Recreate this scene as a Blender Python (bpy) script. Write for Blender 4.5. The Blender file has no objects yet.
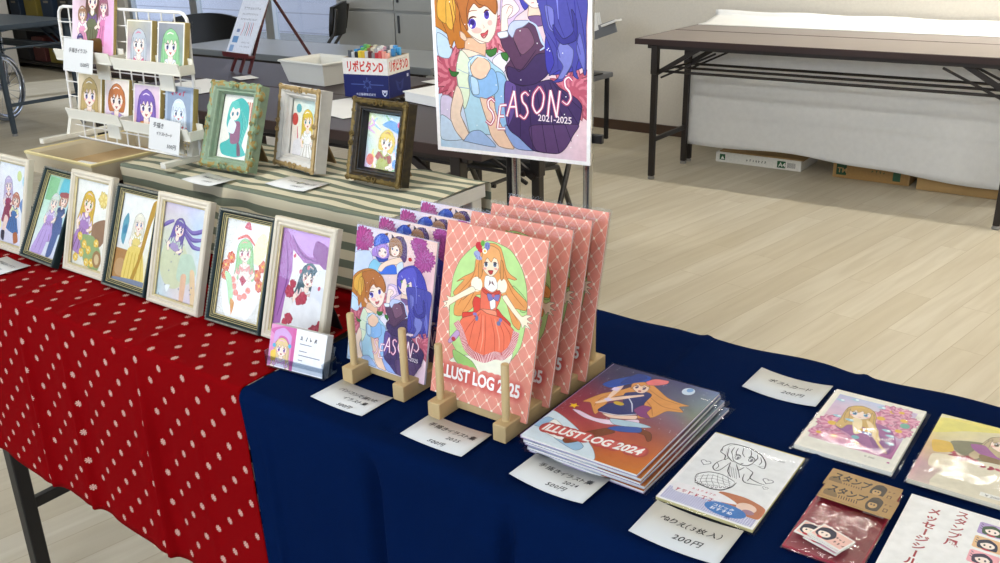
import bpy, bmesh, math, random
from mathutils import Vector, Matrix, Euler
from mathutils.geometry import tessellate_polygon
random.seed(7)
PI = math.pi
SC = bpy.context.scene
COL = SC.collection
R = math.radians

# ------------------------------------------------------------------ colour and materials
def lin(h, a=1.0):
    if not isinstance(h, str): return tuple(h[:3]) + (a,)
    h = h.lstrip('#'); o = []
    for i in (0, 2, 4):
        c = int(h[i:i+2], 16) / 255
        o.append(c / 12.92 if c <= .04045 else ((c + .055) / 1.055) ** 2.4)
    return tuple(o) + (a,)

MATS = {}
def mat(name, col='808080', rough=.5, metal=0, spec=.5, noise=0, scale=30, bump=0, bscale=200, col2=None, coat=0, coord='Object', stretch=None):
    if name in MATS: return MATS[name]
    m = bpy.data.materials.new(name); m.use_nodes = True
    nt = m.node_tree; b = nt.nodes['Principled BSDF']
    b.inputs['Base Color'].default_value = lin(col); b.inputs['Roughness'].default_value = rough
    b.inputs['Metallic'].default_value = metal; b.inputs['Specular IOR Level'].default_value = spec
    if coat: b.inputs['Coat Weight'].default_value = coat; b.inputs['Coat Roughness'].default_value = .08
    if noise or bump or col2:
        tc = nt.nodes.new('ShaderNodeTexCoord'); vec = tc.outputs[coord]
        if stretch:
            mp = nt.nodes.new('ShaderNodeMapping'); mp.inputs['Scale'].default_value = stretch
            nt.links.new(vec, mp.inputs['Vector']); vec = mp.outputs['Vector']
    if col2 or noise:
        n = nt.nodes.new('ShaderNodeTexNoise'); n.inputs['Scale'].default_value = scale; n.inputs['Detail'].default_value = 5
        nt.links.new(vec, n.inputs['Vector'])
        mx = nt.nodes.new('ShaderNodeMix'); mx.data_type = 'RGBA'
        c = lin(col)
        mx.inputs[6].default_value = c
        mx.inputs[7].default_value = lin(col2) if col2 else tuple(x * (1 - noise) for x in c[:3]) + (1,)
        cr = nt.nodes.new('ShaderNodeMapRange'); cr.inputs[1].default_value = .35; cr.inputs[2].default_value = .65
        nt.links.new(n.outputs['Fac'], cr.inputs[0]); nt.links.new(cr.outputs[0], mx.inputs[0])
        nt.links.new(mx.outputs[2], b.inputs['Base Color'])
    if bump:
        n2 = nt.nodes.new('ShaderNodeTexNoise'); n2.inputs['Scale'].default_value = bscale; n2.inputs['Detail'].default_value = 3
        nt.links.new(vec, n2.inputs['Vector'])
        bp = nt.nodes.new('ShaderNodeBump'); bp.inputs['Strength'].default_value = bump; bp.inputs['Distance'].default_value = .002
        nt.links.new(n2.outputs['Fac'], bp.inputs['Height']); nt.links.new(bp.outputs['Normal'], b.inputs['Normal'])
    MATS[name] = m
    return m

def nodes_of(name):
    m = bpy.data.materials.new(name); m.use_nodes = True; MATS[name] = m
    nt = m.node_tree
    return m, nt, nt.nodes['Principled BSDF'], nt.nodes, nt.links

def M2(nt, op, a, b=None, c=None):
    n = nt.nodes.new('ShaderNodeMath'); n.operation = op
    for i, v in enumerate((a, b, c)):
        if v is None: continue
        if isinstance(v, (int, float)): n.inputs[i].default_value = v
        else: nt.links.new(v, n.inputs[i])
    return n.outputs[0]

def mixc(nt, f, a, b):
    n = nt.nodes.new('ShaderNodeMix'); n.data_type = 'RGBA'
    for i, v in ((0, f), (6, a), (7, b)):
        if isinstance(v, str): n.inputs[i].default_value = lin(v)
        elif isinstance(v, (int, float)): n.inputs[i].default_value = v
        else: nt.links.new(v, n.inputs[i])
    return n.outputs[2]

def print_mat():
    m, nt, b, N, L = nodes_of('printed_paper')
    a = N.new('ShaderNodeVertexColor'); a.layer_name = 'Col'
    tc = N.new('ShaderNodeTexCoord'); nz = N.new('ShaderNodeTexNoise'); nz.inputs['Scale'].default_value = 90; nz.inputs['Detail'].default_value = 4; L.new(tc.outputs['Object'], nz.inputs['Vector'])
    mr = N.new('ShaderNodeMapRange'); mr.inputs[1].default_value = .3; mr.inputs[2].default_value = .7; mr.inputs[3].default_value = .93; mr.inputs[4].default_value = 1.05; L.new(nz.outputs['Fac'], mr.inputs[0])
    ml = N.new('ShaderNodeVectorMath'); ml.operation = 'SCALE'; L.new(a.outputs['Color'], ml.inputs[0]); L.new(mr.outputs[0], ml.inputs['Scale'])
    L.new(ml.outputs[0], b.inputs['Base Color']); b.inputs['Roughness'].default_value = .42; b.inputs['Specular IOR Level'].default_value = .35
    return m
PRINT = print_mat()

def clear_mat(name, tint='F4F6F8', gloss=.10, rough=.06, bump=0., bscale=40, edge=.6):
    m, nt, b, N, L = nodes_of(name)
    N.remove(b); out = [n for n in N if n.type == 'OUTPUT_MATERIAL'][0]
    tr = N.new('ShaderNodeBsdfTransparent'); tr.inputs['Color'].default_value = lin(tint)
    gl = N.new('ShaderNodeBsdfGlossy'); gl.inputs['Roughness'].default_value = rough
    lw = N.new('ShaderNodeLayerWeight'); lw.inputs['Blend'].default_value = .35
    f = M2(nt, 'MULTIPLY_ADD', lw.outputs['Facing'], edge * .35, gloss)
    if bump:
        tc = N.new('ShaderNodeTexCoord'); n2 = N.new('ShaderNodeTexNoise'); n2.inputs['Scale'].default_value = bscale; n2.inputs['Detail'].default_value = 2
        L.new(tc.outputs['Object'], n2.inputs['Vector']); bp = N.new('ShaderNodeBump'); bp.inputs['Strength'].default_value = bump; bp.inputs['Distance'].default_value = .004
        L.new(n2.outputs['Fac'], bp.inputs['Height']); L.new(bp.outputs['Normal'], gl.inputs['Normal'])
    mx = N.new('ShaderNodeMixShader'); L.new(f, mx.inputs[0]); L.new(tr.outputs[0], mx.inputs[1]); L.new(gl.outputs[0], mx.inputs[2])
    L.new(mx.outputs[0], out.inputs['Surface'])
    return m
SLEEVE = clear_mat('clear_sleeve_film', tint='FAFBFC', gloss=.010, rough=.055, bump=.22, bscale=18, edge=.07)
GLASS = clear_mat('picture_glass', tint='FCFDFD', gloss=.010, rough=.02, edge=.12)
ACRYL = clear_mat('clear_acrylic', tint='E8EEF4', gloss=.06, rough=.04, edge=1.2)
PANE = clear_mat('window_glass', tint='EEF3FA', gloss=.03, rough=.01, edge=.4)

# ------------------------------------------------------------------ mesh builder
class MB:
    def __init__(s): s.bm = bmesh.new()
    def _xf(s, vs, M):
        for v in vs: v.co = M @ v.co
    def box(s, c, d, rot=(0, 0, 0), bev=0, seg=2):
        r = bmesh.ops.create_cube(s.bm, size=1); vs = r['verts']
        for v in vs: v.co = Vector((v.co.x * d[0], v.co.y * d[1], v.co.z * d[2]))
        if bev:
            es = list({e for v in vs for e in v.link_edges})
            rb = bmesh.ops.bevel(s.bm, geom=vs + es, offset=bev, segments=seg, affect='EDGES', profile=.5)
            vs = list({v for f in rb['faces'] for v in f.verts} | {v for v in vs if v.is_valid})
        M = Matrix.Translation(c) @ Euler(rot).to_matrix().to_4x4()
        s._xf(vs, M); return vs
    def cyl(s, a, b, r, r2=None, seg=16, caps=True):
        a = Vector(a); b = Vector(b); d = b - a
        q = bmesh.ops.create_cone(s.bm, cap_ends=caps, segments=seg, radius1=r, radius2=r if r2 is None else r2, depth=d.length)
        s._xf(q['verts'], Matrix.Translation((a + b) / 2) @ d.to_track_quat('Z', 'Y').to_matrix().to_4x4()); return q['verts']
    def bar(s, a, b, w, t, bev=0.001):
        a = Vector(a); b = Vector(b); d = b - a
        q = d.to_track_quat('Z', 'Y').to_matrix().to_4x4()
        r = bmesh.ops.create_cube(s.bm, size=1); vs = r['verts']
        for v in vs: v.co = Vector((v.co.x * w, v.co.y * t, v.co.z * d.length))
        if bev:
            rb = bmesh.ops.bevel(s.bm, geom=vs + list({e for v in vs for e in v.link_edges}), offset=bev, segments=2, affect='EDGES')
            vs = list({v for f in rb['faces'] for v in f.verts} | {v for v in vs if v.is_valid})
        s._xf(vs, Matrix.Translation((a + b) / 2) @ q); return vs
    def tube(s, pts, r, seg=10, closed=False):
        pts = [Vector(p) for p in pts]; n = len(pts); rings = []
        for i, p in enumerate(pts):
            a = pts[i - 1] if (i or closed) else p; b = pts[(i + 1) % n] if (i < n - 1 or closed) else p
            t = (b - a).normalized(); q = t.to_track_quat('Z', 'Y')
            rings.append([s.bm.verts.new(p + q @ Vector((r * math.cos(2 * PI * k / seg), r * math.sin(2 * PI * k / seg), 0))) for k in range(seg)])
        for i in range(n if closed else n - 1):
            A = rings[i]; B = rings[(i + 1) % n]
            off = min(range(seg), key=lambda o: sum((A[k].co - B[(k + o) % seg].co).length for k in range(0, seg, 3)))
            for k in range(seg): s.bm.faces.new((A[k], A[(k + 1) % seg], B[(k + 1 + off) % seg], B[(k + off) % seg]))
        if not closed: s.bm.faces.new(rings[0][::-1]); s.bm.faces.new(rings[-1])
    def lathe(s, prof, c=(0, 0, 0), seg=24):
        rings = [[s.bm.verts.new((c[0] + r * math.cos(2 * PI * k / seg), c[1] + r * math.sin(2 * PI * k / seg), c[2] + z)) for k in range(seg)] for r, z in prof]
        for A, B in zip(rings, rings[1:]):
            for k in range(seg): s.bm.faces.new((A[k], A[(k + 1) % seg], B[(k + 1) % seg], B[k]))
        if prof[0][0] > 1e-5: s.bm.faces.new(rings[0][::-1])
        if prof[-1][0] > 1e-5: s.bm.faces.new(rings[-1])
    def prism(s, poly, d, M=Matrix()):
        """polygon in XY extruded to +Z by d, then M"""
        A = [s.bm.verts.new(M @ Vector((x, y, 0))) for x, y in poly]; B = [s.bm.verts.new(M @ Vector((x, y, d))) for x, y in poly]
        n = len(poly)
        for k in range(n): s.bm.faces.new((A[k], A[(k + 1) % n], B[(k + 1) % n], B[k]))
        s.bm.faces.new(A[::-1]); s.bm.faces.new(B)
    def sweep_rect(s, w, h, prof):
        """mitred frame: w x h outer in XY centred, prof = [(inset, z)...] closed section"""
        rings = []
        for ins, z in prof:
            x = w / 2 - ins; y = h / 2 - ins
            rings.append([s.bm.verts.new(v) for v in ((-x, -y, z), (x, -y, z), (x, y, z), (-x, y, z))])
        n = len(rings)
        for i in range(n):
            A = rings[i]; B = rings[(i + 1) % n]
            for k in range(4): s.bm.faces.new((A[k], A[(k + 1) % 4], B[(k + 1) % 4], B[k]))
    def ball(s, c, r, sc=(1, 1, 1), sub=2):
        q = bmesh.ops.create_icosphere(s.bm, subdivisions=sub, radius=r)
        s._xf(q['verts'], Matrix.Translation(c) @ Matrix.Diagonal((sc[0], sc[1], sc[2], 1)))
    def build(s, name, m, parent=None, smooth=False, loc=None, rot=None):
        bmesh.ops.recalc_face_normals(s.bm, faces=s.bm.faces)
        me = bpy.data.meshes.new(name); s.bm.to_mesh(me); s.bm.free()
        me.materials.append(m)
        if smooth:
            for p in me.polygons: p.use_smooth = True
            try: me.set_sharp_from_angle(angle=R(38))
            except Exception: pass
        o = bpy.data.objects.new(name, me); COL.objects.link(o)
        if parent: o.parent = parent
        if loc: o.location = loc
        if rot: o.rotation_euler = rot
        return o

def tag(o, label, cat, group=None, kind=None):
    o['label'] = label; o['category'] = cat
    if group: o['group'] = group
    if kind: o['kind'] = kind
    return o
def thing(name, label, cat, loc=(0, 0, 0), rot=(0, 0, 0), group=None):
    o = bpy.data.objects.new(name, None); COL.objects.link(o); o.empty_display_size = .05
    o.location = loc; o.rotation_euler = rot
    return tag(o, label, cat, group)
def struct(o): o['kind'] = 'structure'; return o
def copy_tree(o, parent=None):
    c = o.copy(); COL.objects.link(c)
    if parent: c.parent = parent
    for ch in list(o.children): copy_tree(ch, c)
    return c

# ------------------------------------------------------------------ flat printed artwork (ink layers on a sheet)
def spline(pts, closed=True, n=5):
    o = []; N = len(pts)
    rng = range(N) if closed else range(N - 1)
    for i in rng:
        p0 = pts[(i - 1) % N] if closed or i else pts[0]; p1 = pts[i]; p2 = pts[(i + 1) % N]; p3 = pts[(i + 2) % N] if closed or i < N - 2 else pts[-1]
        for k in range(n):
            t = k / n; t2 = t * t; t3 = t2 * t
            h = .7
            o.append(tuple(p1[j] + h * .5 * (p2[j] - p0[j]) * t + (3 * (p2[j] - p1[j]) - h * (p2[j] - p0[j]) - h * .5 * (p3[j] - p1[j])) * t2 + (2 * (p1[j] - p2[j]) + h * .5 * (p2[j] - p0[j]) + h * .5 * (p3[j] - p1[j])) * t3 for j in (0, 1)))
    if not closed: o.append(pts[-1])
    return o

TEXT = {}
def text_mesh(body, bold=0., shear=0., res=3):
    """(verts, tris, width, height) of a line of text, unit size, from the built-in font"""
    k = (body, bold, shear)
    if k in TEXT: return TEXT[k]
    cu = bpy.data.curves.new('t', 'FONT'); cu.body = body; cu.size = 1; cu.offset = bold; cu.shear = shear; cu.resolution_u = res; cu.fill_mode = 'FRONT'
    o = bpy.data.objects.new('t', cu); COL.objects.link(o)
    bpy.context.view_layer.update()
    dg = bpy.context.evaluated_depsgraph_get(); me = o.evaluated_get(dg).to_mesh()
    me.calc_loop_triangles()
    vs = [(v.co.x, v.co.y) for v in me.vertices]; ts = [tuple(t.vertices) for t in me.loop_triangles]
    o.evaluated_get(dg).to_mesh_clear(); bpy.data.objects.remove(o); bpy.data.curves.remove(cu)
    if not vs: vs = [(0, 0), (.5, 0), (.5, .5)]; ts = [(0, 1, 2)]
    x0 = min(v[0] for v in vs); x1 = max(v[0] for v in vs); y0 = min(v[1] for v in vs); y1 = max(v[1] for v in vs)
    TEXT[k] = (vs, ts, (x0, x1, y0, y1))
    return TEXT[k]

def dk_(h, f=.78): return '%02X%02X%02X' % tuple(int(int(h[i:i+2], 16) * f) for i in (0, 2, 4))
class Art:
    """x right 0..1, y down 0..asp; width in metres on build"""
    def __init__(s, asp, bg='FFFFFF'):
        s.asp = asp; s.v = []; s.f = []; s.c = []; s.bb = []
        if bg: s.rect(0, 0, 1, asp, bg)
    def add(s, pts, tris, col):
        b = len(s.v); c = lin(col)
        if not pts: return
        x0 = min(p[0] for p in pts); x1 = max(p[0] for p in pts); y0 = min(p[1] for p in pts); y1 = max(p[1] for p in pts); k = 0
        for q in s.bb:
            if q[4] > k and q[0] < x1 and q[1] > x0 and q[2] < y1 and q[3] > y0: k = q[4]
        k += 1; s.bb.append((x0, x1, y0, y1, k)); c = c if isinstance(col, str) else None
        for i, (x, y) in enumerate(pts):
            s.v.append((min(1, max(0, x)), min(s.asp, max(0, y)), k)); s.c.append(c if c else col[i])
        for t in tris: s.f.append(tuple(b + j for j in t))
    def rect(s, x0, y0, x1, y1, col): s.add([(x0, y0), (x1, y0), (x1, y1), (x0, y1)], [(0, 1, 2), (0, 2, 3)], col)
    def grad(s, cols, x0=0, y0=0, x1=1, y1=None):
        y1 = s.asp if y1 is None else y1; nr = len(cols); nc = len(cols[0]); pts = []; cc = []; t = []
        for j in range(nr):
            for i in range(nc): pts.append((x0 + (x1 - x0) * i / (nc - 1), y0 + (y1 - y0) * j / (nr - 1))); cc.append(lin(cols[j][i]))
        for j in range(nr - 1):
            for i in range(nc - 1): a = j * nc + i; t += [(a, a + 1, a + nc + 1), (a, a + nc + 1, a + nc)]
        s.add(pts, t, cc)
    def poly(s, pts, col, smooth=True):
        if smooth and len(pts) > 2: pts = spline(pts)
        t = tessellate_polygon([[Vector((x, y, 0)) for x, y in pts]])
        s.add(pts, t, col)
    def ell(s, x, y, rx, ry, col, rot=0, n=20):
        c, q = math.cos(rot), math.sin(rot)
        p = [(x + rx * math.cos(2 * PI * k / n) * c - ry * math.sin(2 * PI * k / n) * q, y + rx * math.cos(2 * PI * k / n) * q + ry * math.sin(2 * PI * k / n) * c) for k in range(n)]
        s.add([(x, y)] + p, [(0, k + 1, (k + 1) % n + 1) for k in range(n)], col)
    def line(s, pts, w, col, smooth=True, taper=True, closed=False):
        if smooth and len(pts) > 2: pts = spline(pts, closed)
        if closed: pts = pts + [pts[0]]; taper = False
        n = len(pts); P = []
        for i, (x, y) in enumerate(pts):
            a = pts[max(0, i - 1)]; b = pts[min(n - 1, i + 1)]; dx, dy = b[0] - a[0], b[1] - a[1]; d = math.hypot(dx, dy) or 1
            ww = w / 2 * (.35 + .65 * math.sin(PI * (i + .6) / (n + .2)) if taper and n > 3 else 1)
            P += [(x - dy / d * ww, y + dx / d * ww), (x + dy / d * ww, y - dx / d * ww)]
        s.add(P, [t for i in range(n - 1) for t in ((2 * i, 2 * i + 1, 2 * i + 3), (2 * i, 2 * i + 3, 2 * i + 2))], col)
    def flower(s, x, y, r, col, col2, n=16, mid=None):
        for k in range(n):
            a = 2 * PI * k / n + random.uniform(-.1, .1); rr = r * random.uniform(.85, 1.05)
            c, q = math.cos(a), math.sin(a); w = r * PI / n * 1.25
            s.poly([(x, y), (x + c * rr * .6 - q * w, y + q * rr * .6 + c * w), (x + c * rr, y + q * rr), (x + c * rr * .6 + q * w, y + q * rr * .6 - c * w)], col if k % 2 else col2)
            s.line([(x + c * rr * .62 - q * w, y + q * rr * .62 + c * w), (x + c * rr, y + q * rr), (x + c * rr * .62 + q * w, y + q * rr * .62 - c * w)], r * .045, dk_(col2), False, False)
            s.line([(x + c * r * .2, y + q * r * .2), (x + c * rr * .8, y + q * rr * .8)], r * .05, col2 if k % 2 else col)
        for k in range(n):
            a = 2 * PI * (k + .5) / n; c, q = math.cos(a), math.sin(a); w = r * .11
            s.poly([(x, y), (x + c * r * .35 - q * w, y + q * r * .35 + c * w), (x + c * r * .58, y + q * r * .58), (x + c * r * .35 + q * w, y + q * r * .35 - c * w)], col2 if k % 2 else col)
        s.ell(x, y, r * .24, r * .24, mid or col2)
    def heart(s, x, y, r, col, fill=False):
        p = [(x + r * .06 * 16 * math.sin(t) ** 3, y - r * .06 * (13 * math.cos(t) - 5 * math.cos(2 * t) - 2 * math.cos(3 * t) - math.cos(4 * t))) for t in [2 * PI * k / 28 for k in range(28)]]
        if fill: s.poly(p, col, False)
        else: s.line(p, r * .16, col, False, closed=True)
    def star(s, x, y, r, col, n=5, inner=.45, rot=0):
        s.poly([(x + (r if k % 2 == 0 else r * inner) * math.sin(PI * k / n + rot), y - (r if k % 2 == 0 else r * inner) * math.cos(PI * k / n + rot)) for k in range(2 * n)], col, False)
    def text(s, body, x, y, size, col, bold=0., shear=0., width=None, rot=0., anchor='l', vertical=False, jit=0.):
        """baseline at y; size = em height; width squeezes the line to fit"""
        if vertical or jit:
            cx, cy = x, y
            for ch in body:
                if ch in ' ': cx += size * .35; continue
                vs, ts, bb = text_mesh(ch, bold, shear)
                adv = (bb[1] - bb[0]) * size + size * .10
                a = random.uniform(-jit, jit); k = size * (1 + random.uniform(-jit, jit) * .6)
                cc, q = math.cos(a + rot + (PI / 2 if vertical and ch in 'ー—' else 0)), math.sin(a + rot + (PI / 2 if vertical and ch in 'ー—' else 0))
                mx = (bb[0] + bb[1]) / 2; my = (bb[2] + bb[3]) / 2 if vertical and ch in 'ー—' else .37
                ox = cx + (0 if vertical else adv / 2 * math.cos(rot)); oy = cy + (0 if vertical else adv / 2 * math.sin(rot)) - (0 if vertical else size * .37)
                s.add([(ox + (vx - mx) * k * cc + (vy - my) * k * q, oy + (vx - mx) * k * q - (vy - my) * k * cc) for vx, vy in vs], ts, col)
                if vertical: cy += size * 1.04
                else: cx += adv * math.cos(rot); cy += adv * math.sin(rot)
            return
        vs, ts, (x0, x1, y0, y1) = text_mesh(body, bold, shear)
        sx = width / (x1 - x0) if width else size
        if anchor == 'r': x -= (x1 - x0) * sx
        if anchor == 'c': x -= (x1 - x0) * sx / 2
        c, q = math.cos(rot), math.sin(rot)
        s.add([(x + (vx - x0) * sx * c + vy * size * q, y + (vx - x0) * sx * q - vy * size * c) for vx, vy in vs], ts, col)
    def build(s, name, w, parent=None, M=None, step=4e-6, up=0.):
        """sheet in local XY, centred on x, bottom edge at y=0, ink facing +Z"""
        me = bpy.data.meshes.new(name)
        vs = [((x - .5) * w, (s.asp - y) * w, up + k * step) for x, y, k in s.v]
        fs = []
        for f in s.f:
            a, b, c = (vs[i] for i in f)
            ar = (b[0] - a[0]) * (c[1] - a[1]) - (b[1] - a[1]) * (c[0] - a[0])
            fs.append(f if ar >= 0 else (f[0], f[2], f[1]))
        me.from_pydata(vs, [], fs)
        at = me.color_attributes.new('Col', 'FLOAT_COLOR', 'POINT')
        for i, c in enumerate(s.c): at.data[i].color = tuple(v ** 1.2 for v in c[:3]) + (1,)
        me.materials.append(PRINT); me.update()
        o = bpy.data.objects.new(name, me); COL.objects.link(o)
        if parent: o.parent = parent
        if M is not None: o.matrix_local = M
        return o
    def scribble(s, x, y, w, size, col, gap=.25):
        """a line of lettering too small in the photo to read: little pen strokes"""
        rs = random.Random(int(x * 997 + y * 631)); cx = x
        while cx < x + w:
            for k in range(3):
                a, b = rs.random(), rs.random(); h = rs.random() < .5
                p = [(cx + size * (.05 + .3 * a), y - size * (.1 + .7 * b)), (cx + size * (.55 + .3 * b), y - size * (.1 + .7 * b + rs.uniform(-.1, .1)))] if h else [(cx + size * (.2 + .5 * a), y - size * .8), (cx + size * (.15 + .5 * b), y - size * .05)]
                s.line(p, size * .13, col, False, False)
            cx += size * (1 + gap)
    def draw(s, items, fx=lambda p: p):
        for it in items:
            k, col = it[0], it[1]
            if k in 'pq':
                P = [fx(p) for p in it[2]]; s.poly(P, col, k == 'p')
                if k == 'p': s.line(P, .0042, dk_(col, .66), True, False, True)
            elif k == 'l': s.line([fx(p) for p in it[2]], it[3], col)
            elif k == 'e': x, y = fx(it[2][0]); s.ell(x, y, it[3], it[4], col, it[5])
            elif k == 'f': x, y = fx(it[2][0]); s.flower(x, y, it[3], col, it[4], it[5])
            elif k == 's': x, y = fx(it[2][0]); s.star(x, y, it[3], col)
            elif k == 'r':
                pts = spline([fx(p) for p in it[2]], False, 8); w = it[3]
                s.line(pts, w, it[4], False, False)
                for i in range(0, len(pts) - 1):
                    a, b = pts[i], pts[i + 1]; dx, dy = b[0] - a[0], b[1] - a[1]; d = math.hypot(dx, dy) or 1
                    s.line([(a[0] - dy / d * w * .5, a[1] + dx / d * w * .5), (a[0] + dx * .5 + dy / d * w * .5, a[1] + dy * .5 - dx / d * w * .5)], d * .5, col, False, False)

FLATM = Matrix()                                        # lying, ink up
def stand_m(y=0., z=0., lean=0.):                        # upright sheet facing -Y, leaning back by `lean`
    return Matrix.Translation((0, y, z)) @ Matrix.Rotation(PI / 2 - lean, 4, 'X')

def girl(A, cx, cy, s, hair='C08040', skin='FBE6D8', eye='5060A0', dress='D080A0', trim='FFFFFF', long=True, dark=None, body=True, blush='F4BDB4', smile=True, tilt=0., skirt=True):
    """a plain drawn figure of a girl: head radius s, head centre (cx, cy)"""
    c, q = math.cos(tilt), math.sin(tilt)
    def T(x, y): return (cx + s * (x * c - y * q), cy + s * (x * q + y * c))
    def P(pts, col, sm=True):
        Q = [T(*p) for p in pts]; A.poly(Q, col, sm); A.line(Q, s * .035, dk_(col, .68), sm, False, True)
    dk = dark or '6A4A3A'
    if long: P([(-.9, -.7), (-1.15, .3), (-1.25, 1.4), (-1.5, 2.6), (-1.0, 3.0), (-.6, 2.2), (.6, 2.2), (1.1, 2.9), (1.45, 2.3), (1.2, 1.2), (1.15, .2), (.9, -.7), (0, -1.25)], hair)
    else: P([(-1.0, -.6), (-1.2, .3), (-1.0, 1.05), (-.5, 1.1), (.5, 1.1), (1.0, 1.05), (1.2, .3), (1.0, -.6), (0, -1.22)], hair)
    if body:
        if skirt: P([(-.75, 2.6), (-1.4, 4.0), (-1.9, 5.2), (-.8, 5.5), (.5, 5.5), (1.9, 5.1), (1.4, 4.0), (.75, 2.6)], dress)
        for k in (-.9, -.3, .3, .9):
            if skirt: A.line([T(k * .6, 2.9), T(k * 1.25, 5.2)], s * .08, dk)
        P([(-.85, 1.45), (-.7, 2.7), (.7, 2.7), (.85, 1.45), (.4, 1.2), (-.4, 1.2)], dress)
        P([(-.8, 1.45), (-1.5, 2.4), (-1.1, 3.2), (-.8, 3.0), (-1.05, 2.5), (-.55, 1.9)], skin); P([(.8, 1.45), (1.45, 2.3), (.7, 2.9), (.45, 2.7), (1.0, 2.3), (.55, 1.9)], skin)
        P([(-.95, 1.35), (-1.2, 2.0), (-.75, 2.2), (-.5, 1.5)], trim); P([(.95, 1.35), (1.2, 2.0), (.75, 2.2), (.5, 1.5)], trim)
        P([(-.25, .8), (-.3, 1.35), (0, 1.6), (.3, 1.35), (.25, .8)], skin); P([(-.5, 1.5), (0, 1.75), (.5, 1.5), (.35, 1.95), (0, 1.8), (-.35, 1.95)], trim)
    P([(-.8, -.3), (-.82, .25), (-.5, .78), (0, 1.05), (.5, .78), (.82, .25), (.8, -.3), (0, -.8)], skin)
    for e in (-1, 1):
        x = e * .4
        A.ell(*T(x, .22), s * .19, s * .25, 'FFFFFF', tilt, 12); A.ell(*T(x, .24), s * .16, s * .23, eye, tilt, 12); A.ell(*T(x, .17), s * .08, s * .12, '2A2438', tilt, 8); A.ell(*T(x - .06, .10), s * .05, s * .06, 'FFFFFF', tilt, 6)
        A.line([T(x - .24, .08), T(x - .02, -.06), T(x + .22, .06)], s * .09, dk); A.ell(*T(x * 1.4, .52), s * .16, s * .09, blush, tilt, 10)
    if smile: P([(-.16, .66), (0, .68), (.16, .66), (0, .84)], 'D86A6A')
    else: A.line([T(-.1, .7), T(.1, .7)], s * .06, 'C06060')
    P([(-.95, .3), (-1.0, -.4), (-.6, -1.0), (0, -1.22), (.6, -1.0), (1.0, -.4), (.95, .3), (.75, -.1), (.55, -.35), (.35, .02), (.12, -.38), (-.15, .0), (-.35, -.35), (-.6, .02), (-.75, -.1)], hair)
    if long:
        for e in (-1, 1): P([(e * .8, -.4), (e * 1.02, .3), (e * 1.05, 1.3), (e * .85, 2.0), (e * .72, 1.0), (e * .78, .2)], hair)
    A.line([T(-.5, -.75), T(-.1, -.9), T(.35, -.8)], s * .10, trim)

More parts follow.
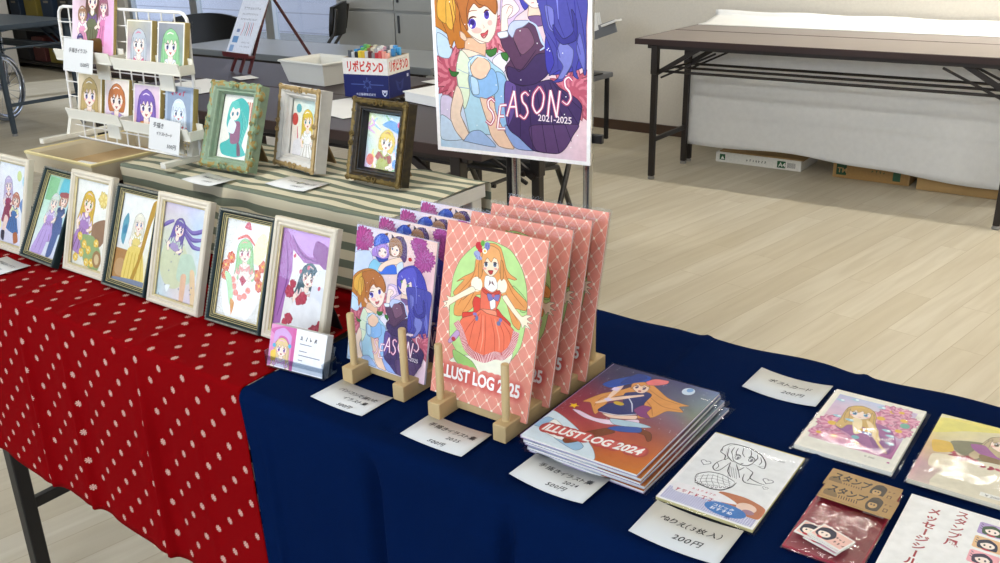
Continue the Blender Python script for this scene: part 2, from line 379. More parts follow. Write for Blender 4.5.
ART={'seasons':[["f","C2559A",[[0.095,0.137]],0.1478,"A8478A",22],["f","BE5CA5",[[0.787,0.068]],0.1115,"A5498F",20],["f","C060A4",[[0.866,0.2]],0.1411,"A84C92",22],["p","CFD9EE",[[-0.018,0.299],[0.193,0.241],[0.261,0.451],[-0.011,0.501]]],["p","B795D8",[[0.249,0.183],[0.217,0.226],[0.229,0.279],[0.294,0.279],[0.342,0.303],[0.433,0.255],[0.435,0.168],[0.373,0.114],[0.293,0.138]]],["p","96CDE2",[[0.207,0.36],[0.265,0.306],[0.346,0.335],[0.452,0.295],[0.481,0.412],[0.198,0.465]]],["e","FBE3D6",[[0.352,0.216]],0.0598,0.0584,0],["p","B795D8",[[0.272,0.195],[0.295,0.267],[0.308,0.2],[0.353,0.171],[0.397,0.191],[0.422,0.256],[0.429,0.169],[0.362,0.132],[0.294,0.148]]],["e","5A4470",[[0.316,0.212]],0.0112,0.0102,0],["e","5A4470",[[0.386,0.215]],0.0112,0.0112,0],["l","D0707A",[[0.343,0.255],[0.357,0.259],[0.369,0.255]],0.006],["p","3A5FC4",[[0.242,0.181],[0.239,0.098],[0.302,0.042],[0.377,0.034],[0.421,0.08],[0.419,0.109],[0.322,0.144]]],["p","6A8CE0",[[0.26,0.1],[0.31,0.055],[0.314,0.14],[0.254,0.166]]],["p","8A5A3A",[[0.363,0.033],[0.402,0.017],[0.389,0.046]]],["p","2F52B0",[[0.268,0.278],[0.323,0.323],[0.411,0.302],[0.428,0.266],[0.361,0.287]]],["p","66497C",[[0.499,0.036],[0.578,0.024],[0.64,0.092],[0.653,0.227],[0.626,0.269],[0.572,0.22],[0.512,0.081]]],["q","4A3050",[[0.443,0.018],[0.484,0.045],[0.45,0.075]]],["q","4A3050",[[0.593,0.016],[0.61,0.067],[0.572,0.056]]],["p","A87F63",[[0.428,0.137],[0.437,0.077],[0.487,0.045],[0.554,0.064],[0.594,0.121],[0.596,0.194],[0.566,0.226],[0.451,0.232]]],["e","FCE4D4",[[0.505,0.176]],0.0528,0.0545,0],["p","B48B6B",[[0.43,0.148],[0.437,0.077],[0.494,0.044],[0.564,0.068],[0.593,0.131],[0.583,0.202],[0.565,0.146],[0.523,0.111],[0.486,0.138],[0.454,0.154],[0.457,0.229],[0.438,0.21]]],["e","4C5C86",[[0.473,0.162]],0.0102,0.011,0],["e","4C5C86",[[0.53,0.165]],0.0112,0.0112,0],["l","D06A6A",[[0.495,0.207],[0.509,0.211],[0.519,0.205]],0.009],["p","4F7FDD",[[0.391,0.36],[0.468,0.313],[0.525,0.325],[0.555,0.398],[0.331,0.44]]],["p","F9DCC6",[[0.313,0.408],[0.341,0.349],[0.424,0.289],[0.501,0.253],[0.573,0.23],[0.612,0.266],[0.563,0.302],[0.483,0.319],[0.405,0.358],[0.356,0.416]]],["p","D9E6F4",[[0.543,0.311],[0.612,0.266],[0.628,0.384],[0.559,0.397]]],["f","D98A98",[[0.117,0.974]],0.1782,"C06478",22],["f","E29AA6",[[0.383,0.727]],0.1351,"CC7080",20],["f","DC8C9C",[[0.914,1.045]],0.1654,"C66C80",24],["p","C9DDF0",[[0.009,0.739],[0.079,0.767],[0.112,0.834],[0.085,0.885],[0.013,0.869]]],["p","D8CFE6",[[0.018,1.12],[0.097,1.125],[0.115,1.269],[0.014,1.299]]],["p","CBDDF0",[[0.011,1.235],[0.09,1.271],[0.171,1.37],[0.009,1.385]]],["p","EFEAF4",[[0.39,0.881],[0.448,0.84],[0.491,0.905],[0.456,0.956],[0.411,0.939]]],["p","C8893F",[[-0.022,0.653],[-0.013,0.558],[0.06,0.476],[0.171,0.422],[0.271,0.415],[0.376,0.462],[0.43,0.552],[0.419,0.633],[0.297,0.75],[0.208,0.734],[0.206,0.818],[0.131,0.773],[0.043,0.721],[-0.005,0.696]]],["p","C4823A",[[0.02,0.544],[0.027,0.631],[0.065,0.708],[0.083,0.752],[0.103,0.827],[0.129,0.78],[0.148,0.825],[0.201,0.819],[0.243,0.8],[0.304,0.73],[0.31,0.54],[0.197,0.513],[0.069,0.515]]],["p","E2B455",[[0.05,0.544],[0.052,0.611],[0.085,0.698],[0.118,0.716],[0.146,0.628],[0.138,0.533],[0.092,0.524]]],["p","E0B050",[[0.019,0.645],[0.024,0.551],[0.104,0.473],[0.148,0.471],[0.083,0.551],[0.075,0.68]]],["l","8C5226",[[0.103,0.543],[0.122,0.639],[0.129,0.735]],0.006],["l","8C5226",[[0.173,0.542],[0.173,0.657],[0.186,0.763]],0.006],["l","8C5226",[[0.145,0.449],[0.127,0.543],[0.149,0.676]],0.005],["p","EBC3A6",[[0.219,0.762],[0.342,0.776],[0.333,0.874],[0.239,0.888],[0.201,0.831]]],["p","F9E0CE",[[0.177,0.832],[0.23,0.83],[0.333,0.859],[0.383,0.911],[0.37,0.975],[0.294,1.005],[0.242,0.978],[0.196,0.93],[0.169,0.882]]],["p","B9DAEA",[[0.222,0.874],[0.171,0.832],[0.136,0.943],[0.144,1.054],[0.169,1.144],[0.19,1.225],[0.221,1.338],[0.317,1.329],[0.471,1.306],[0.48,0.984],[0.395,0.905],[0.35,0.873],[0.299,0.856]]],["p","E3EED6",[[0.169,0.837],[0.136,0.943],[0.147,1.054],[0.185,1.184],[0.225,1.089],[0.217,0.999],[0.239,0.908],[0.211,0.86]]],["p","A3C8EA",[[0.405,0.959],[0.48,0.994],[0.471,1.295],[0.403,1.219]]],["p","F6D3BA",[[0.238,0.928],[0.299,0.866],[0.367,0.897],[0.372,0.96],[0.317,1.001],[0.253,0.982]]],["p","9CC3EA",[[0.228,0.978],[0.294,1.001],[0.341,0.984],[0.379,0.931],[0.411,0.958],[0.425,1.046],[0.401,1.08],[0.331,1.113],[0.252,1.1],[0.228,1.049]]],["p","C4DFF4",[[0.235,0.988],[0.282,1.005],[0.291,1.085],[0.246,1.088]]],["l","DCEBF8",[[0.233,0.978],[0.227,0.909],[0.281,0.865],[0.358,0.875]],0.012],["l","7FA0C8",[[0.231,0.98],[0.222,0.909],[0.278,0.86],[0.363,0.873]],0.004],["l","7C9CC4",[[0.252,1.1],[0.331,1.113],[0.401,1.08]],0.004],["l","88A8CC",[[0.144,1.054],[0.221,1.059]],0.004],["l","88A8CC",[[0.136,0.943],[0.218,0.969],[0.226,0.928]],0.003],["p","EFDAC8",[[0.131,1.049],[0.09,1.167],[0.082,1.251],[0.112,1.322],[0.166,1.377],[0.211,1.341],[0.181,1.274],[0.154,1.219],[0.178,1.14],[0.16,1.07]]],["l","8A6A5A",[[0.131,1.049],[0.09,1.167],[0.082,1.251],[0.112,1.322],[0.166,1.377]],0.003],["l","8A6A5A",[[0.211,1.341],[0.154,1.219],[0.178,1.14]],0.003],["p","AEC6EA",[[0.171,1.381],[0.222,1.323],[0.282,1.308],[0.323,1.327],[0.398,1.402],[0.177,1.385]]],["p","9DB4E4",[[0.466,1.261],[0.54,1.306],[0.618,1.36],[0.674,1.398],[0.549,1.4],[0.481,1.352]]],["p","F0D2BC",[[0.297,1.109],[0.342,1.113],[0.391,1.095],[0.402,1.18],[0.439,1.264],[0.493,1.351],[0.524,1.402],[0.422,1.395],[0.367,1.334],[0.335,1.233],[0.313,1.171]]],["l","8A6A5A",[[0.297,1.109],[0.313,1.171],[0.335,1.233],[0.367,1.334],[0.422,1.395]],0.003],["l","8A6A5A",[[0.391,1.095],[0.402,1.18],[0.439,1.264],[0.524,1.402]],0.003],["p","FBE6D8",[[0.201,0.56],[0.205,0.665],[0.229,0.727],[0.262,0.762],[0.307,0.789],[0.338,0.788],[0.365,0.758],[0.388,0.708],[0.398,0.632],[0.391,0.557],[0.311,0.521],[0.231,0.522]]],["p","FBE6D8",[[0.214,0.606],[0.202,0.689],[0.238,0.739],[0.3,0.772],[0.366,0.781],[0.41,0.726],[0.429,0.631],[0.411,0.567],[0.313,0.53],[0.245,0.554]]],["p","F3CDB6",[[0.171,0.724],[0.172,0.758],[0.2,0.778],[0.219,0.771],[0.201,0.738]]],["l","B07850",[[0.174,0.724],[0.174,0.761],[0.2,0.778]],0.003],["p","BC7840",[[0.138,0.533],[0.17,0.599],[0.208,0.665],[0.218,0.721],[0.228,0.655],[0.239,0.607],[0.273,0.564],[0.309,0.589],[0.343,0.575],[0.361,0.556],[0.396,0.604],[0.406,0.548],[0.368,0.511],[0.198,0.504]]],["p","BE7C42",[[0.112,0.478],[0.158,0.56],[0.188,0.668],[0.228,0.718],[0.222,0.604],[0.255,0.518],[0.304,0.565],[0.363,0.582],[0.418,0.622],[0.423,0.542],[0.377,0.473],[0.271,0.42]]],["e","F7C6BC",[[0.287,0.716]],0.034,0.017,0],["e","F7C6BC",[[0.379,0.67]],0.016,0.015,0],["e","FFFFFF",[[0.258,0.679]],0.03,0.029,0],["e","6A55C0",[[0.259,0.679]],0.025,0.028,0],["e","3A2A80",[[0.26,0.672]],0.014,0.015,0],["e","FFFFFF",[[0.25,0.693]],0.008,0.0081,0],["e","FFFFFF",[[0.358,0.626]],0.021,0.025,0],["e","6A55C0",[[0.358,0.626]],0.017,0.024,0],["e","3A2A80",[[0.359,0.62]],0.01,0.012,0],["l","6A3A2A",[[0.229,0.68],[0.24,0.651],[0.266,0.639],[0.288,0.642]],0.01],["l","6A3A2A",[[0.339,0.616],[0.354,0.601],[0.376,0.6]],0.009],["l","A86A40",[[0.218,0.627],[0.251,0.607],[0.295,0.602]],0.005],["l","A86A40",[[0.327,0.582],[0.35,0.569]],0.005],["p","D9646C",[[0.315,0.735],[0.344,0.728],[0.364,0.711],[0.358,0.739],[0.337,0.759],[0.323,0.753]]],["p","F7A6A6",[[0.328,0.75],[0.356,0.736],[0.337,0.757]]],["l","9A4A4A",[[0.315,0.735],[0.344,0.728],[0.364,0.711]],0.004],["l","D8A088",[[0.33,0.681],[0.341,0.698],[0.33,0.702]],0.003],["p","DDC6E6",[[0.456,0.538],[0.511,0.509],[0.597,0.526],[0.642,0.569],[0.552,0.633],[0.496,0.704],[0.45,0.668]]],["p","F6DDE6",[[0.467,0.537],[0.532,0.536],[0.575,0.591],[0.519,0.638],[0.464,0.64]]],["p","FBE6DA",[[0.455,0.64],[0.461,0.584],[0.497,0.565],[0.531,0.578],[0.525,0.61],[0.497,0.643],[0.498,0.714],[0.453,0.725]]],["l","B88474",[[0.489,0.616],[0.507,0.578],[0.528,0.587]],0.004],["p","594676",[[0.476,1.002],[0.59,1.023],[0.765,0.976],[0.829,1.018],[0.935,1.073],[0.969,1.119],[0.949,1.222],[0.915,1.285],[0.869,1.363],[0.816,1.402],[0.741,1.405],[0.652,1.398],[0.562,1.331],[0.489,1.28],[0.465,1.14]]],["p","6E5480",[[0.808,1.233],[0.949,1.222],[0.915,1.285],[0.869,1.363],[0.816,1.402],[0.674,1.396],[0.631,1.258]]],["p","7A64A4",[[0.476,1.002],[0.545,1.026],[0.531,1.175],[0.483,1.27],[0.465,1.14]]],["l","3A2C55",[[0.522,1.027],[0.483,1.27]],0.004],["l","3A2C55",[[0.573,1.034],[0.568,1.324]],0.004],["l","3A2C55",[[0.623,1.031],[0.652,1.393]],0.004],["l","3A2C55",[[0.678,1.022],[0.741,1.4]],0.004],["l","3A2C55",[[0.732,1.009],[0.824,1.397]],0.004],["l","3A2C55",[[0.765,0.993],[0.905,1.324]],0.004],["l","3A2C55",[[0.786,0.992],[0.95,1.226]],0.004],["l","3A2C55",[[0.808,1.014],[0.965,1.133]],0.004],["p","6B4A68",[[0.444,0.73],[0.507,0.704],[0.595,0.657],[0.681,0.685],[0.734,0.79],[0.767,0.863],[0.756,0.94],[0.678,1.002],[0.59,1.019],[0.5,0.997],[0.474,0.921],[0.509,0.871],[0.46,0.806]]],["p","8A647C",[[0.529,0.713],[0.627,0.691],[0.669,0.774],[0.592,0.843],[0.549,0.797]]],["p","54406E",[[0.491,0.915],[0.591,0.929],[0.68,0.839],[0.76,0.835],[0.756,0.94],[0.678,1.002],[0.59,1.019],[0.5,0.997]]],["l","432C4C",[[0.509,0.871],[0.569,0.94],[0.68,0.811]],0.006],["l","432C4C",[[0.539,0.769],[0.581,0.853]],0.005],["p","E9EFFA",[[0.428,0.726],[0.49,0.714],[0.495,0.744],[0.444,0.755]]],["p","F3D6C2",[[0.628,0.631],[0.642,0.553],[0.704,0.525],[0.708,0.624],[0.66,0.642]]],["p","F9E4D6",[[0.581,0.526],[0.599,0.549],[0.642,0.566],[0.698,0.534]]],["p","8A6A98",[[0.628,0.631],[0.708,0.624],[0.734,0.669],[0.681,0.68]]],["p","C8D0EE",[[0.51,0.676],[0.543,0.654],[0.638,0.652],[0.595,0.687],[0.551,0.703],[0.526,0.749],[0.496,0.714]]],["l","C8D6F4",[[0.628,0.652],[0.681,0.68],[0.715,0.763],[0.736,0.792],[0.703,0.814]],0.013],["p","5450B4",[[0.562,0.448],[0.573,0.381],[0.645,0.313],[0.746,0.274],[0.831,0.312],[0.894,0.385],[0.94,0.494],[0.974,0.607],[0.99,0.769],[0.972,0.896],[0.762,0.946],[0.735,0.803],[0.745,0.677],[0.722,0.571],[0.694,0.467],[0.616,0.593],[0.574,0.534]]],["p","FAE4DA",[[0.589,0.476],[0.594,0.53],[0.656,0.58],[0.722,0.571],[0.759,0.498],[0.755,0.422],[0.683,0.393],[0.619,0.416]]],["p","6A66C8",[[0.576,0.479],[0.582,0.39],[0.66,0.321],[0.749,0.295],[0.797,0.35],[0.803,0.478],[0.773,0.55],[0.737,0.437],[0.694,0.467],[0.66,0.419],[0.625,0.458],[0.616,0.537]]],["e","6FA06A",[[0.621,0.461]],0.0122,0.0151,0],["e","6FA06A",[[0.704,0.489]],0.0163,0.0161,0],["l","3A3070",[[0.599,0.45],[0.636,0.443]],0.007],["l","3A3070",[[0.678,0.47],[0.724,0.472]],0.008],["l","C87A7A",[[0.649,0.555],[0.668,0.553]],0.004],["p","5B5AAC",[[0.695,0.498],[0.711,0.615],[0.734,0.716],[0.776,0.807],[0.793,0.881],[0.76,0.954],[0.831,0.917],[0.818,0.965],[0.781,0.991],[0.85,0.976],[0.904,0.894],[0.915,0.945],[0.946,0.962],[0.93,0.911],[0.959,0.827],[0.977,0.932],[0.993,0.919],[0.99,0.68],[0.98,0.494]]],["p","8C90D0",[[0.808,0.833],[0.839,0.758],[0.912,0.801],[0.902,0.885],[0.85,0.963],[0.818,0.965],[0.85,0.897]]],["p","8486CC",[[0.735,0.569],[0.787,0.586],[0.797,0.704],[0.76,0.687]]],["p","4A4698",[[0.787,0.668],[0.849,0.744],[0.913,0.701],[0.9,0.584],[0.931,0.637],[0.932,0.745],[0.849,0.776],[0.797,0.732]]],["p","7C7EC8",[[0.932,0.8],[0.952,0.708],[0.984,0.826],[0.98,0.918]]],["l","413C8C",[[0.745,0.533],[0.766,0.669],[0.829,0.745]],0.005],["l","413C8C",[[0.808,0.532],[0.818,0.64],[0.86,0.739]],0.005],["l","413C8C",[[0.869,0.531],[0.9,0.647],[0.958,0.827]],0.005],["l","413C8C",[[0.93,0.53],[0.967,0.663],[0.989,0.798]],0.005],["l","413C8C",[[0.734,0.697],[0.808,0.796],[0.818,0.917]],0.005],["l","8F92E0",[[0.763,0.388],[0.806,0.499],[0.82,0.639]],0.008],["l","413C9C",[[0.851,0.361],[0.916,0.531],[0.933,0.726]],0.006],["l","413C9C",[[0.793,0.59],[0.798,0.722],[0.831,0.85]],0.006],["e","C8302E",[[0.697,0.225]],0.0233,0.0202,0],["p","4F8A48",[[0.346,0.827],[0.383,0.823],[0.419,0.812],[0.412,0.846],[0.379,0.864],[0.354,0.852]]],["p","4F8A48",[[0.448,0.84],[0.482,0.836],[0.498,0.857],[0.487,0.884],[0.458,0.868]]],["p","457E42",[[0.082,0.944],[0.105,0.963],[0.153,0.966],[0.128,0.992],[0.099,0.987]]],["g","S",[[0.375,1.187]]],["g","E",[[0.44,1.218]]],["g","A",[[0.52,1.131]]],["g","S",[[0.605,1.135]]],["g","O",[[0.688,1.097]]],["g","N",[[0.788,1.112]]],["g","S",[[0.884,1.033]]],["g","2021-2025",[[0.687,1.208],[0.904,1.211]]]],
'log2025':[["p","C3E29A",[[0.442,0.091],[0.29,0.165],[0.171,0.29],[0.114,0.444],[0.111,0.674],[0.147,0.927],[0.26,1.047],[0.408,1.109],[0.585,1.102],[0.755,1.002],[0.858,0.841],[0.881,0.594],[0.849,0.386],[0.778,0.241],[0.652,0.125]]],["p","F3F0DC",[[0.169,1.126],[0.275,1.052],[0.595,0.978],[0.793,0.909],[0.717,1.101],[0.554,1.172],[0.416,1.176],[0.275,1.174]]],["p","A9D080",[[0.2,1.021],[0.403,1.07],[0.484,1.159],[0.375,1.18],[0.224,1.1]]],["p","B4D98A",[[0.716,0.391],[0.849,0.464],[0.873,0.556],[0.816,0.567]]],["p","E9A763",[[0.382,0.173],[0.328,0.256],[0.32,0.355],[0.227,0.414],[0.155,0.471],[0.232,0.438],[0.134,0.56],[0.174,0.605],[0.158,0.677],[0.168,0.739],[0.237,0.734],[0.349,0.641],[0.376,0.534],[0.63,0.489],[0.691,0.565],[0.759,0.684],[0.826,0.714],[0.831,0.647],[0.76,0.563],[0.865,0.554],[0.867,0.489],[0.738,0.416],[0.659,0.346],[0.724,0.346],[0.746,0.333],[0.679,0.309],[0.636,0.273],[0.604,0.204],[0.56,0.127],[0.5,0.104],[0.438,0.113]]],["l","C97A38",[[0.345,0.286],[0.307,0.412],[0.177,0.57]],0.007],["l","C97A38",[[0.344,0.384],[0.289,0.482],[0.194,0.659]],0.007],["l","C97A38",[[0.37,0.38],[0.337,0.541],[0.248,0.706]],0.007],["l","C97A38",[[0.591,0.217],[0.645,0.335],[0.718,0.408]],0.007],["l","C97A38",[[0.633,0.337],[0.724,0.45],[0.848,0.535]],0.007],["l","C97A38",[[0.639,0.422],[0.716,0.56],[0.804,0.653]],0.007],["p","F0BE80",[[0.344,0.384],[0.331,0.497],[0.236,0.605],[0.297,0.548],[0.351,0.494]]],["e","FBF3DC",[[0.363,0.45]],0.0579,0.0584,0],["e","FBF3DC",[[0.614,0.415]],0.0496,0.0587,0],["l","C9B68E",[[0.329,0.475],[0.358,0.493],[0.411,0.494]],0.006],["l","C9B68E",[[0.601,0.461],[0.627,0.467],[0.662,0.45]],0.006],["p","FBEBD0",[[0.315,0.476],[0.353,0.511],[0.201,0.604],[0.163,0.634],[0.105,0.679],[0.112,0.719],[0.081,0.693],[0.044,0.708],[0.081,0.66],[0.034,0.66],[0.089,0.636],[0.065,0.603],[0.118,0.605],[0.177,0.571]]],["l","C08A60",[[0.315,0.476],[0.177,0.571],[0.118,0.605],[0.065,0.603]],0.004],["l","C08A60",[[0.353,0.511],[0.201,0.604],[0.105,0.679]],0.004],["p","FBEBD0",[[0.632,0.505],[0.668,0.477],[0.766,0.56],[0.837,0.606],[0.874,0.586],[0.928,0.582],[0.887,0.614],[0.944,0.639],[0.892,0.643],[0.933,0.687],[0.874,0.666],[0.858,0.695],[0.827,0.652],[0.746,0.596]]],["l","C08A60",[[0.632,0.505],[0.746,0.596],[0.827,0.652]],0.004],["l","C08A60",[[0.668,0.477],[0.766,0.56],[0.837,0.606],[0.874,0.586]],0.004],["p","DE4E3C",[[0.36,0.671],[0.342,0.601],[0.362,0.549],[0.422,0.561],[0.432,0.676],[0.271,0.758],[0.254,0.703]]],["p","DE4E3C",[[0.594,0.598],[0.651,0.637],[0.736,0.683],[0.729,0.718],[0.633,0.691],[0.577,0.657]]],["p","ED7F62",[[0.416,0.486],[0.446,0.459],[0.607,0.464],[0.61,0.529],[0.583,0.611],[0.585,0.664],[0.444,0.644],[0.424,0.619]]],["p","FBF6EA",[[0.444,0.368],[0.536,0.364],[0.574,0.433],[0.526,0.48],[0.445,0.455]]],["p","D6553F",[[0.431,0.469],[0.515,0.493],[0.593,0.452],[0.597,0.478],[0.519,0.52],[0.435,0.496]]],["q","8A5A60",[[0.488,0.388],[0.504,0.412],[0.483,0.443]]],["q","8A5A60",[[0.511,0.39],[0.507,0.412],[0.545,0.429]]],["p","F4A080",[[0.432,0.635],[0.578,0.618],[0.588,0.666],[0.439,0.656]]],["p","F8F4F0",[[0.511,0.541],[0.559,0.527],[0.574,0.591],[0.532,0.615]]],["p","8E86BE",[[0.478,0.503],[0.529,0.502],[0.546,0.529],[0.504,0.554]]],["p","8E86BE",[[0.604,0.486],[0.549,0.501],[0.546,0.529],[0.592,0.538]]],["e","D8707C",[[0.54,0.506]],0.0151,0.0132,0],["p","EF8463",[[0.432,0.64],[0.498,0.656],[0.583,0.656],[0.655,0.666],[0.778,0.728],[0.81,0.788],[0.775,0.875],[0.693,0.934],[0.532,1.012],[0.395,1.002],[0.318,0.942],[0.267,0.864],[0.233,0.795],[0.259,0.745],[0.357,0.7]]],["l","D0553C",[[0.439,0.656],[0.379,0.765],[0.349,0.971]],0.006],["l","D0553C",[[0.447,0.671],[0.452,0.808],[0.422,1.002]],0.006],["l","D0553C",[[0.487,0.675],[0.508,0.83],[0.518,1.004]],0.006],["l","D0553C",[[0.54,0.676],[0.598,0.811],[0.618,0.957]],0.006],["l","D0553C",[[0.605,0.676],[0.685,0.782],[0.704,0.914]],0.006],["l","D0553C",[[0.658,0.686],[0.746,0.768],[0.761,0.867]],0.006],["l","D0553C",[[0.421,0.676],[0.328,0.799],[0.289,0.877]],0.006],["l","F9A98C",[[0.462,0.68],[0.485,0.859],[0.474,0.978]],0.01],["l","F9A98C",[[0.58,0.679],[0.645,0.824],[0.66,0.924]],0.01],["r","C2283A",[[0.195,0.793],[0.244,0.845],[0.282,0.902],[0.328,0.97],[0.403,1.012],[0.52,1.021],[0.62,0.968],[0.697,0.956],[0.764,0.889],[0.791,0.815],[0.802,0.734]],0.062,"F8DCD8"],["e","8E86BE",[[0.38,0.689]],0.0214,0.013,0],["e","7D86A8",[[0.402,0.717]],0.0165,0.0222,0],["e","8E86BE",[[0.638,0.679]],0.0175,0.0151,0],["e","7D86A8",[[0.625,0.709]],0.0204,0.0182,0],["e","C4525A",[[0.384,0.704]],0.0102,0.0081,0],["p","C9A8CC",[[0.136,0.958],[0.21,0.858],[0.248,0.88],[0.205,0.943],[0.152,0.979]]],["e","C0484E",[[0.188,0.937]],0.0226,0.0191,0],["p","FCE3C6",[[0.395,0.235],[0.397,0.289],[0.429,0.336],[0.491,0.365],[0.535,0.334],[0.565,0.279],[0.562,0.221],[0.474,0.192]]],["p","EDB273",[[0.383,0.259],[0.394,0.182],[0.459,0.126],[0.543,0.145],[0.579,0.219],[0.581,0.324],[0.556,0.254],[0.535,0.22],[0.503,0.214],[0.483,0.252],[0.441,0.226],[0.418,0.266],[0.409,0.33],[0.403,0.375],[0.375,0.401],[0.384,0.334]]],["e","FFFFFF",[[0.435,0.279]],0.0214,0.0191,0],["e","7A8494",[[0.435,0.279]],0.0163,0.0181,0],["e","3C3A48",[[0.434,0.275]],0.0092,0.0091,0],["e","FFFFFF",[[0.522,0.265]],0.0202,0.0192,0],["e","7A8494",[[0.522,0.265]],0.0171,0.0182,0],["e","3C3A48",[[0.522,0.261]],0.0091,0.01,0],["l","5C3A2A",[[0.411,0.276],[0.43,0.26],[0.453,0.263]],0.008],["l","5C3A2A",[[0.501,0.256],[0.52,0.245],[0.544,0.254]],0.008],["p","C0413E",[[0.461,0.324],[0.485,0.316],[0.51,0.314],[0.505,0.339],[0.485,0.348]]],["e","F6B0A0",[[0.426,0.312]],0.0181,0.0091,0],["e","F6B0A0",[[0.537,0.295]],0.0173,0.0081,0],["p","E0A05C",[[0.362,0.272],[0.385,0.248],[0.406,0.352],[0.392,0.398],[0.37,0.38]]],["p","E0A05C",[[0.576,0.219],[0.596,0.237],[0.621,0.339],[0.601,0.375],[0.584,0.324]]],["e","D0303C",[[0.342,0.147]],0.0334,0.0313,0],["e","D0303C",[[0.363,0.178]],0.0283,0.0192,0],["e","6FAE4E",[[0.378,0.121]],0.0202,0.0232,0],["e","8890C4",[[0.426,0.135]],0.0272,0.0313,0],["e","A8B0D4",[[0.333,0.214]],0.0332,0.0262,0],["e","A8B0D4",[[0.355,0.241]],0.0334,0.0171,0],["e","F6F2DC",[[0.406,0.178]],0.0232,0.0212,0],["e","F0C030",[[0.408,0.178]],0.011,0.0092,0],["l","5C6498",[[0.308,0.212],[0.324,0.239]],0.005],["l","5C6498",[[0.329,0.225],[0.345,0.252]],0.005],["l","5C6498",[[0.355,0.226],[0.372,0.254]],0.005],["l","5C6498",[[0.405,0.113],[0.421,0.14]],0.005],["l","5C6498",[[0.432,0.125],[0.449,0.152]],0.005],["l","5C6498",[[0.422,0.147],[0.439,0.175]],0.005],["g","t",[[0.066,1.263],[0.906,1.236]]]],
